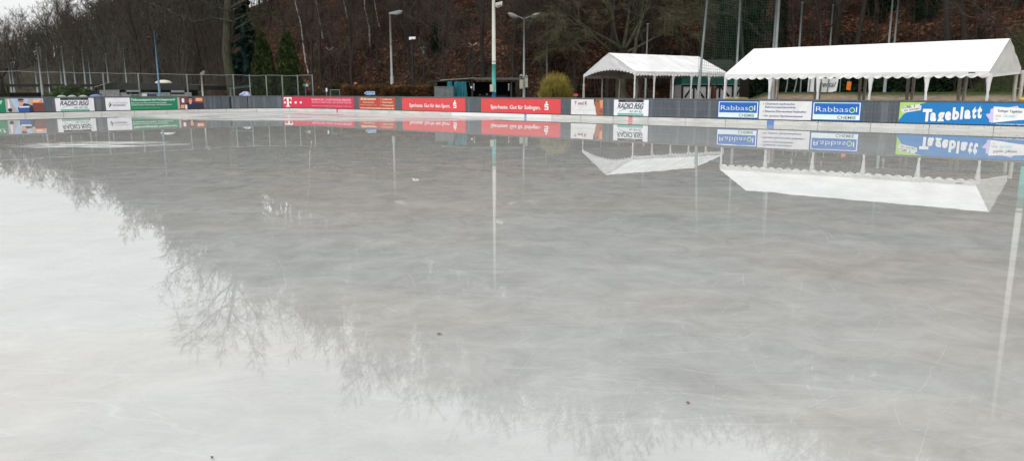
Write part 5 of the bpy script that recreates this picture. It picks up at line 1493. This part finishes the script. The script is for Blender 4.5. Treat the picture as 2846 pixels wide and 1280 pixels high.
# pale leaning birches
for k, (x0, y0, x1, y1, lb) in enumerate(((864, 225, 823, 0, 'slender white birch leaning left above the end of the left fence'), (902, 170, 880, 0, 'slender white birch right of the one over the fence end'), (986, 130, 953, 0, 'leaning white birch left of the tall street lamp'),
                               (1027, 95, 1014, 0, 'thin white birch high on the slope behind the street lamp'), (1079, 168, 1038, 0, 'white birch leaning left just beside the street lamp pole'), (1150, 215, 1110, 30, 'curved pale birch right of the tall street lamp'),
                               (1500, 225, 1400, 20, 'pale birch leaning far left behind the forked lamp post'), (2768, 75, 2758, 0, 'pale birch at the far right above the tent gable'))):
    Yk = 74 + 2.5 * (k % 3)
    p0 = at(x0, y0, Yk); p0.z = min(p0.z, gz(p0.x, Yk)) - 0.2; p1 = at(x1, y1, Yk)
    d = (p1 - p0).normalized(); L = 15 + k % 3
    root = thing('birch_tree', lb, 'tree', p0, 'pale birches on the slope')
    r = random.Random(k); mb = MB(); pts = [p0 + d * (L * i / 8) + V((r.gauss(0, 0.12), 0, 0)) * (i > 0) for i in range(9)]
    mb.tube(pts, [0.085 * (1 - 0.75 * i / 8) for i in range(9)], 7); part('trunk', mb, M_birch, root, smooth=True)
    mb = MB()
    for i in range(110):
        t = r.uniform(0.35, 1); q = pts[0].lerp(pts[-1], t); e = V((r.gauss(0, 1), r.gauss(0, 1), r.uniform(0.2, 1.2))).normalized() * r.uniform(0.6, 1.8) * (1.3 - t * 0.6)
        mb.tube([q, q + e * 0.5 + V((0, 0, 0.1)), q + e], [0.014, 0.010, 0.005], 3, cap=False)
    part('crown', mb, M_twig, root)

# big mossy tree at left
w, t = branchy(7, h=25, r0=0.50, first=0.40, nlimb=15, spread=1.0, limb_len=0.42, twist=0.16, ntw=(9, 6, 6), twr=0.02, upw=0.2)
X = azX(645, 74, 3)
root = make_tree('large_tree', 'largest bare tree at left with a thick mossy trunk left of the blue green conifer', None, w, t, M_barkg, M_twigg); del_group = root.get('group')
put(root, X, 74.0, 0.4)
# its long low side boughs
mb = MB()
for pts in ([(648, 60), (590, 50), (540, 62), (500, 44), (455, 22), (400, 5)], [(655, 55), (700, 35), (735, 5), (760, -20)], [(655, 80), (700, 55), (730, 42), (752, 35), (762, 52)], [(640, 30), (600, 20), (560, 2), (520, -20)], [(690, 60), (720, 80), (760, 92), (800, 105)]):
    P = [at(x, y, 73.5 - 0.3 * i) - V(root.location) for i, (x, y) in enumerate(pts)]
    c, s_ = math.cos(-0.4), math.sin(-0.4)
    P = [V((p.x * c - p.y * s_, p.x * s_ + p.y * c, p.z)) for p in P]
    mb.tube(P, [0.08 * (1 - 0.75 * i / (len(P) - 1)) for i in range(len(P))], 6)
    r = random.Random(len(pts))
    for i in range(70):
        k = r.uniform(0.5, len(P) - 1.01); a = P[int(k)].lerp(P[int(k) + 1], k - int(k)); e = V((r.gauss(0, 1), r.gauss(0, 1), r.gauss(0.1, 0.8))).normalized() * r.uniform(0.5, 1.8)
        mb.tube([a, a + e * 0.5 + V((0, 0, r.uniform(-.1, .15))), a + e], [0.025, 0.018, 0.008], 3, cap=False)
o = bpy.data.objects.new('bough', mb.mesh('bough', M_barkg, smooth=False)); COL.objects.link(o); o.parent = root
# spreading tree behind the small tent
w = MB(); t = MB(); r = random.Random(21); X = azX(1728, 61.5, 2); base = V((X, 61.5, gz(X, 61.5) - 0.2))
def sp_branch(p, d, L, rad, lev):
    n = 6 if lev < 2 else 4; pts = [p]; rr = [rad]; d = d.normalized(); mb = w if lev < 2 else t
    for i in range(n):
        d = (d + V((r.gauss(0, 0.12), r.gauss(0, 0.12), r.gauss(0, 0.10) + (0.05 if lev == 0 else -0.035 * i)))).normalized(); p = p + d * L / n; pts.append(p); rr.append(max(0.006, rad * (1 - 0.8 * (i + 1) / n)))
    mb.tube(pts, rr, [9, 6, 4, 3, 3][lev], cap=False)
    if lev >= 4: return
    for k in range([8, 9, 7, 5][lev]):
        q = r.uniform(0.3 if lev == 0 else 0.15, 0.99) * n; i = min(int(q), n - 1); a = pts[i].lerp(pts[i + 1], q - i); dd = (pts[i + 1] - pts[i]).normalized()
        e = (dd + V((r.gauss(0, 0.55), r.gauss(0, 0.55), r.gauss(0.0, 0.35)))).normalized(); sp_branch(a, e, L * r.uniform(0.42, 0.6), max(0.009, rr[i] * 0.5), lev + 1)
w.tube([base, base + V((-0.1, 0, 1.4)), base + V((0.05, 0, 3.0)), base + V((0.0, 0, 4.4))], [0.5, 0.44, 0.42, 0.36], 10)
for dx, dy, dz, L, off in ((-1.0, 0.2, 0.62, 7.5, 3.6), (-0.45, -0.4, 0.9, 7, 4.0), (0.1, 0.2, 1.0, 7, 4.2), (0.7, -0.2, 0.75, 7, 4.0), (1.1, 0.3, 0.5, 6.0, 3.9), (-0.9, -0.5, 0.35, 6.5, 4.2), (0.3, 0.7, 0.8, 6, 4.0)):
    sp_branch(base + V((0, 0, off)), V((dx, dy, dz)), L, 0.16, 1 if False else 0)
root = thing('spreading_tree', 'wide bare greenish tree with many low limbs rising behind the small tent', 'tree', base)
part('trunk', w, M_barkg, root, smooth=True); part('crown', t, M_twigg, root)
mb = MB(); mb.tube([at(1756, 160, 58.5), at(1766, 140, 58.5), at(1768, 110, 58.5), at(1778, 75, 58.5), at(1788, 40, 58.5), at(1800, 5, 58.5)], [0.16, 0.14, 0.12, 0.10, 0.07, 0.04], 8)
X = at(1760, 160, 58.5).x; mb.tube([V((X + 0.5, 58.5, gz(X, 58.5) - 0.2)), V((X + 0.3, 58.5, 2.4)), at(1756, 160, 58.5)], [0.2, 0.18, 0.16], 8)
for i in range(60):
    k = r.uniform(1, 5); a = at(1766 + 6 * k, 140 - 27 * k, 58.5); e = V((r.gauss(0, 1), r.gauss(0, 1), r.uniform(0, 1.2))).normalized() * r.uniform(0.5, 1.6); mb.tube([a, a + e], [0.02, 0.006], 3, cap=False)
solo('slender_tree', mb, M_barkg, 'slender crooked bare tree beside the spreading one, behind the small tent', 'tree', (X + 0.5, 58.5, gz(X, 58.5)))

# foliage made of many small leaf clumps
def leaf_blob(mb, pts_fn, n, size, seed, flat=0.0):
    q = random.Random(seed)
    for i in range(n):
        p, dirv = pts_fn(q)
        a = V((q.gauss(0, 1), q.gauss(0, 1), q.gauss(0, 1))).normalized(); b = (dirv + a * 0.7).normalized() if dirv else V((q.gauss(0, 1), q.gauss(0, 1), q.gauss(0, 1))).normalized()
        c = a.cross(b)
        if c.length < 0.05: continue
        c.normalize(); s = size * q.uniform(0.5, 1.3)
        mb.add([p - c * s * 0.4, p + b * s * 0.5 - c * s * 0.1, p + b * s, p + c * s * 0.4], [(0, 1, 2, 3)])
def foliage_mat(name, c, c2, scale=2.0): return mat(name, c, c2, rough=0.8, scale=scale, detail=6, spec=0.2, lo=0.4, hi=0.6)
M_thuja = foliage_mat('thuja_green', (0.046, 0.066, 0.015), (0.013, 0.021, 0.007), 3)
M_spruce = foliage_mat('spruce_green', (0.020, 0.052, 0.040), (0.007, 0.020, 0.016), 2)
M_ivy = foliage_mat('ivy_green', (0.018, 0.042, 0.016), (0.005, 0.012, 0.006), 2)
M_hedgeb = foliage_mat('hedge_brown', (0.16, 0.075, 0.030), (0.035, 0.030, 0.014), 1.5)
M_hedgeg = foliage_mat('hedge_olive', (0.065, 0.060, 0.022), (0.022, 0.022, 0.010), 2)
M_yg = foliage_mat('twigs_yellow', (0.34, 0.28, 0.060), (0.15, 0.12, 0.03), 3)
def thuja(x, Y, ytop, wpx, label, seed):
    X = azX(x, Y, 3); g = gz(X, Y); H = zt(ytop, Y) - g; rad = wpx / 2 / 2091 * Y
    root = thing('columnar_conifer', label, 'tree', (X, Y, g), 'dark columnar conifers behind the fence')
    mb = MB(); mb.tube([V((X, Y, g - 0.2)), V((X, Y, g + H * 0.8))], [0.13, 0.04], 8); part('trunk', mb, M_bark, root)
    mb = MB(); ridges = [random.Random(seed * 9 + i).uniform(0.72, 1.08) for i in range(13)]
    def f(q):
        t = q.random() ** 0.85; az = q.uniform(0, 2 * math.pi)
        pr = 1.30 * interp([(0, 0.95), (0.3, 1.0), (0.55, 0.86), (0.78, 0.58), (0.93, 0.30), (1.0, 0.10)], t)
        rg = ridges[int(az / (2 * math.pi) * 13) % 13]
        tip = 1.0 if t < 0.85 else rg
        rr = rad * pr * rg * (0.80 + 0.22 * q.random() ** 0.5 + 0.12 * noise.noise(V((az * 2, t * 9, seed))))
        return V((X + rr * math.cos(az), Y + rr * math.sin(az), g + 0.1 + t * H * (0.9 + 0.1 * tip))), V((math.cos(az) * 0.35, math.sin(az) * 0.35, 1.2))
    leaf_blob(mb, f, 9000, 0.20, seed)
    for k in range(13):
        az = (k + 0.5) / 13 * 2 * math.pi; hh = ridges[k]
    core = MB(); core.lathe((X, Y, g + 0.1), [(rad * 0.78, 0), (rad * 0.86, H * 0.25), (rad * 0.72, H * 0.55), (rad * 0.42, H * 0.78), (0.03, H * 0.93)], 10)
    part('foliage', mb, M_thuja, root); part('inner_foliage', core, M_thuja, root)
thuja(735, 64, 98, 52, 'dark columnar conifer, left one of the two behind the fence', 1)
thuja(803, 64, 94, 56, 'dark columnar conifer, right one of the two behind the fence', 2)
def conifer(x, Y, ytop, ybot, wpx, label, seed, m=None, n=9000, grp=None, sz=0.32):
    X = azX(x, Y, 4); g = gz(X, Y); zt1 = zt(ytop, Y, x); zb = zt(ybot, Y, x); H = zt1 - zb; rad = wpx / 2 / 2091 * Y
    root = thing('conifer', label, 'tree', (X, Y, g), grp)
    mb = MB(); mb.tube([V((X, Y, g - 0.3)), V((X, Y, zt1))], [0.16, 0.03], 8); part('trunk', mb, M_bark, root)
    mb = MB()
    tiers = [(q.uniform(0, 1), q.uniform(0, 6.28), q.uniform(0.75, 1.1)) for q in [random.Random(seed)] for _ in range(75)]
    def f(q):
        t, az, k = tiers[q.randrange(75)]; rr = rad * (1 - t) ** 0.75 * k * q.uniform(0.15, 1.0); a = az + q.gauss(0, 0.22)
        return V((X + rr * math.cos(a), Y + rr * math.sin(a), zb + t * H - rr * 0.28 + q.gauss(0, 0.10))), V((math.cos(a), math.sin(a), -0.3))
    leaf_blob(mb, f, n, sz, seed); part('foliage', mb, m or M_spruce, root)
    core = MB(); core.lathe((X, Y, zb - 0.1), [(rad * 0.25, 0), (rad * 0.30, H * 0.15), (rad * 0.2, H * 0.45), (rad * 0.08, H * 0.8), (0.02, H * 0.95)], 10); part('inner_foliage', core, m or M_spruce, root)
conifer(684, 75.5, -60, 205, 92, 'blue green conifer between the thick mossy trunk and the columnar conifers', 4, n=12000)
conifer(2335, 72, -130, 118, 190, 'wide dark evergreen high on the slope above the middle of the long tent', 5, M_ivy, 15000, 'dark evergreens above the long tent', 0.42)
conifer(2440, 66, -120, 195, 130, 'dark evergreen right of the last pair of posts, above the long tent', 6, M_ivy, 12000, 'dark evergreens above the long tent', 0.4)
conifer(2640, 68, -120, 190, 170, 'dark evergreen above the right part of the long tent, left of its ridge end', 7, M_ivy, 13000, 'dark evergreens above the long tent', 0.4)
conifer(2080, 70, -90, 150, 130, 'dark evergreen behind the green safety net', 8, M_ivy, 10000, 'dark evergreens above the long tent', 0.4)
conifer(2880, 70, 20, 230, 90, 'dark evergreen at the right edge beyond the tent gable', 9, M_ivy, 8000, 'dark evergreens above the long tent', 0.4)
def ivy_tree(x, Y, r0, label, seed, ytop=-200, n=5000):
    X = azX(x, Y, 4); g = gz(X, Y); H = zt(ytop, Y) - g
    root = thing('ivy_covered_tree', label, 'tree', (X, Y, g), 'ivy covered trunks')
    mb = MB(); mb.tube([V((X, Y, g - 0.3)), V((X + 0.2, Y, g + H * 0.5)), V((X - 0.1, Y, g + H))], [r0, r0 * 0.8, r0 * 0.5], 8); part('trunk', mb, M_bark, root)
    mb = MB()
    def f(q):
        t = q.random(); az = q.uniform(0, 6.28); rr = r0 * (1.1 + 0.9 * q.random()) * (1 + 0.5 * noise.noise(V((t * 12, az, seed)))) * (1.15 - 0.5 * t)
        return V((X + rr * math.cos(az), Y + rr * math.sin(az), g + t * H)), V((math.cos(az), math.sin(az), 0.2))
    leaf_blob(mb, f, n, 0.17, seed); part('ivy', mb, M_ivy, root)
ivy_tree(1216, 70, 0.24, 'ivy covered trunk on the slope right of the disc headed park lamp', 1, 60, 3500)
ivy_tree(2562, 62, 0.42, 'thick ivy covered trunk above the long tent between two dark evergreens', 2)
ivy_tree(2008, 66, 0.3, 'ivy covered trunk behind the left half of the safety net', 3, -150, 4000)
ivy_tree(2160, 64, 0.32, 'ivy covered trunk just right of the close pair of posts', 4, -150, 4000)

def hedge(x0, x1, Y, d, ytop, m, label, seed, n, wavy=0.06, size=0.13, z1=None):
    a, b = azX(x0, Y, 1.6), azX(x1, Y, 1.6); root = thing('hedge', label, 'hedge', ((a + b) / 2, Y, gz((a + b) / 2, Y)))
    zt1 = z1 or zt(ytop, Y); mb = MB()
    def f(q):
        u = q.random(); c = q.random(); x = lerp(a, b, u); g = gz(x, Y)
        top = zt1 + wavy * noise.noise(V((x * 1.3, seed, 0))) * 2
        if c < 0.66: y = Y + 0.1 * noise.noise(V((x * 2, 1, seed))) + q.gauss(0, 0.05); z = lerp(min(g, 0.9), top, q.random() ** 0.8); dv = V((0, -1, 0.3))
        else: y = Y + q.random() * d; z = top + q.gauss(0, 0.04); dv = V((0, 0, 1))
        return V((x, y, z)), dv
    leaf_blob(mb, f, n, size, seed); part('leaves', mb, m, root)
    mb = MB(); k = 14
    mb.prism([V((a, Y + 0.12, 0.2)), V((b, Y + 0.12, 0.2)), V((b, Y + 0.12, zt1 - 0.1)), V((a, Y + 0.12, zt1 - 0.1))], V((0, d - 0.2, 0))); part('inner_twigs', mb, mat('hedge_core', (0.022, 0.018, 0.012), (0.012, 0.010, 0.007), scale=8), root)
hedge(946, 1211, 61, 1.3, 241, M_hedgeb, 'clipped hedge with brown and green leaves behind the arrow sign', 1, 12000)
hedge(918, 1190, 64, 1.0, 237, M_hedgeg, 'olive hedge showing above and left of the brown leaved hedge', 2, 9000)
hedge(2083, 3000, 54.5, 2.5, 200, M_ivy, 'long dark green hedge behind the long party tent', 3, 26000, 0.35, 0.28, z1=3.1)
# rounded shrubs
def round_bush(x, Y, ytop, wpx, m, label, seed, n, size, zb=None, flatten=1.0):
    X = azX(x, Y, 1.6); g = gz(X, Y); H = zt(ytop, Y) - g; rad = wpx / 2 / 2091 * Y
    root = thing('shrub', label, 'shrub', (X, Y, g)); mb = MB()
    for k in range(6): mb.tube([V((X, Y, g)), V((X + rad * 0.4 * math.cos(k), Y + rad * 0.4 * math.sin(k), g + H * 0.5))], [0.04, 0.02], 5)
    part('stems', mb, M_bark, root); mb = MB()
    def f(q):
        az = q.uniform(0, 6.28); ph = math.asin(q.random()); k = (0.72 + 0.3 * q.random() ** 0.5) * (1 + 0.28 * noise.noise(V((az * 1.5, ph * 3, seed))))
        return V((X + rad * k * math.cos(az) * math.cos(ph), Y + min(rad, 1.6) * k * math.sin(az) * math.cos(ph), g + H * k * math.sin(ph) * 0.97)), V((math.cos(az), math.sin(az), 0.5))
    leaf_blob(mb, f, n, size, seed); part('foliage', mb, m, root)
round_bush(198, 62, 242, 150, foliage_mat('shrub_green', (0.075, 0.115, 0.040), (0.020, 0.034, 0.014), 1.5), 'low spreading green shrub behind the fence above the left radio banner', 1, 9000, 0.20)
round_bush(690, 80, 195, 95, foliage_mat('shrub_russet', (0.12, 0.06, 0.025), (0.05, 0.028, 0.014), 1.5), 'rusty brown rounded shrub behind the left columnar conifer', 2, 6000, 0.2)
round_bush(-5, 60, 200, 30, foliage_mat('shrub_olive', (0.09, 0.06, 0.02), (0.02, 0.02, 0.01), 1.5), 'olive and rust shrub cut by the left edge of the photo', 3, 3500, 0.2)
# yellow-green shrub of upright twigs
Yk = 52; X = azX(1544, Yk, 1.6); g = gz(X, Yk); root = thing('twiggy_shrub', 'big rounded yellow green twiggy shrub between the forked lamp and the small tent', 'shrub', (X, Yk, g))
mb = MB(); q = random.Random(3); H = zt(199, Yk) - g; rad = 104 / 2 / 2091 * Yk
for i in range(1500):
    az = q.uniform(0, 6.28); ph = math.asin(q.uniform(0.05, 1)); rr = q.uniform(0.8, 1.06); 
    e = V((X + rad * rr * math.cos(az) * math.cos(ph) ** 0.8, Yk + rad * rr * math.sin(az) * math.cos(ph) ** 0.8, g + 0.35 + (H - 0.35) * rr * math.sin(ph) * 0.97))
    b = V((X + q.gauss(0, 0.22), Yk + q.gauss(0, 0.22), g)); s0 = b.lerp(e, q.uniform(0.2, 0.55)); md = b.lerp(e, 0.78) + V((q.gauss(0, 0.04), q.gauss(0, 0.04), -0.06))
    e = e + V((q.gauss(0, 0.05), q.gauss(0, 0.05), q.uniform(0, 0.12)))
    mb.tube([s0, md, e], [0.011, 0.010, 0.005], 3, cap=False)
part('twigs', mb, M_yg, root)
mb = MB()
for i in range(40):
    az = q.uniform(0, 6.28); mb.tube([V((X + q.gauss(0, 0.2), Yk + q.gauss(0, 0.2), g - 0.1)), V((X + rad * 0.55 * math.cos(az), Yk + rad * 0.55 * math.sin(az), g + H * 0.5))], [0.025, 0.012], 4)
part('stems', mb, M_bark, root)
# dark stump-like bare limb at the left edge
mb = MB(); mb.tube([at(2, 262, 56), at(4, 225, 56), at(12, 205, 56), at(20, 188, 56)], [0.10, 0.11, 0.09, 0.10], 7); p = at(2, 262, 56); solo('tree_stub', mb, M_blackw, 'dark pruned limb at the left edge behind the fence', 'tree', (p.x, p.y, 0))

# fallen leaves and twigs lying on the ice
M_leaf = mat('dead_leaf', (0.19, 0.12, 0.08), (0.10, 0.065, 0.045), scale=30)
def gp(x, y): 
    a = (x - CX) / FPX; b = (CY - y) / FPX; d = V((a, cT + b * sT, -sT + b * cT)); t = -CZ / d.z; return V((0, 0, CZ)) + d * t
for k, (x, y, w, lb) in enumerate(((1221, 930, 0.085, 'curled brown leaf on the ice below the mast reflection'), (1912, 1122, 0.05, 'small dark leaf on the ice at lower right'), (590, 1275, 0.035, 'tiny dark leaf at the bottom edge of the photo, left of centre'))):
    c = gp(x, y); w *= 0.26; q = random.Random(k); mb = MB(); vs = []; n = 12
    for i in range(n):
        a = 2 * math.pi * i / n; rr = w * (0.5 + 0.12 * math.cos(5 * a) + q.uniform(-.05, .05)); vs.append(c + V((rr * math.cos(a) * 1.3, rr * math.sin(a) * 0.7, 0.004 + 0.012 * abs(math.cos(a)) ** 2)))
    vs2 = [p + V((0, 0, 0.0015)) for p in vs]; mb.add(vs + vs2, [tuple(range(n)), tuple(range(2 * n - 1, n - 1, -1))] + [(i, i + n, (i + 1) % n + n, (i + 1) % n) for i in range(n)])
    mb.tube([c + V((w * 0.6, 0, 0.006)), c + V((w * 1.0, w * 0.15, 0.004))], 0.0015, 4)
    solo('fallen_leaf', mb, M_leaf, lb, 'leaf', c, 'dead leaves on the ice')
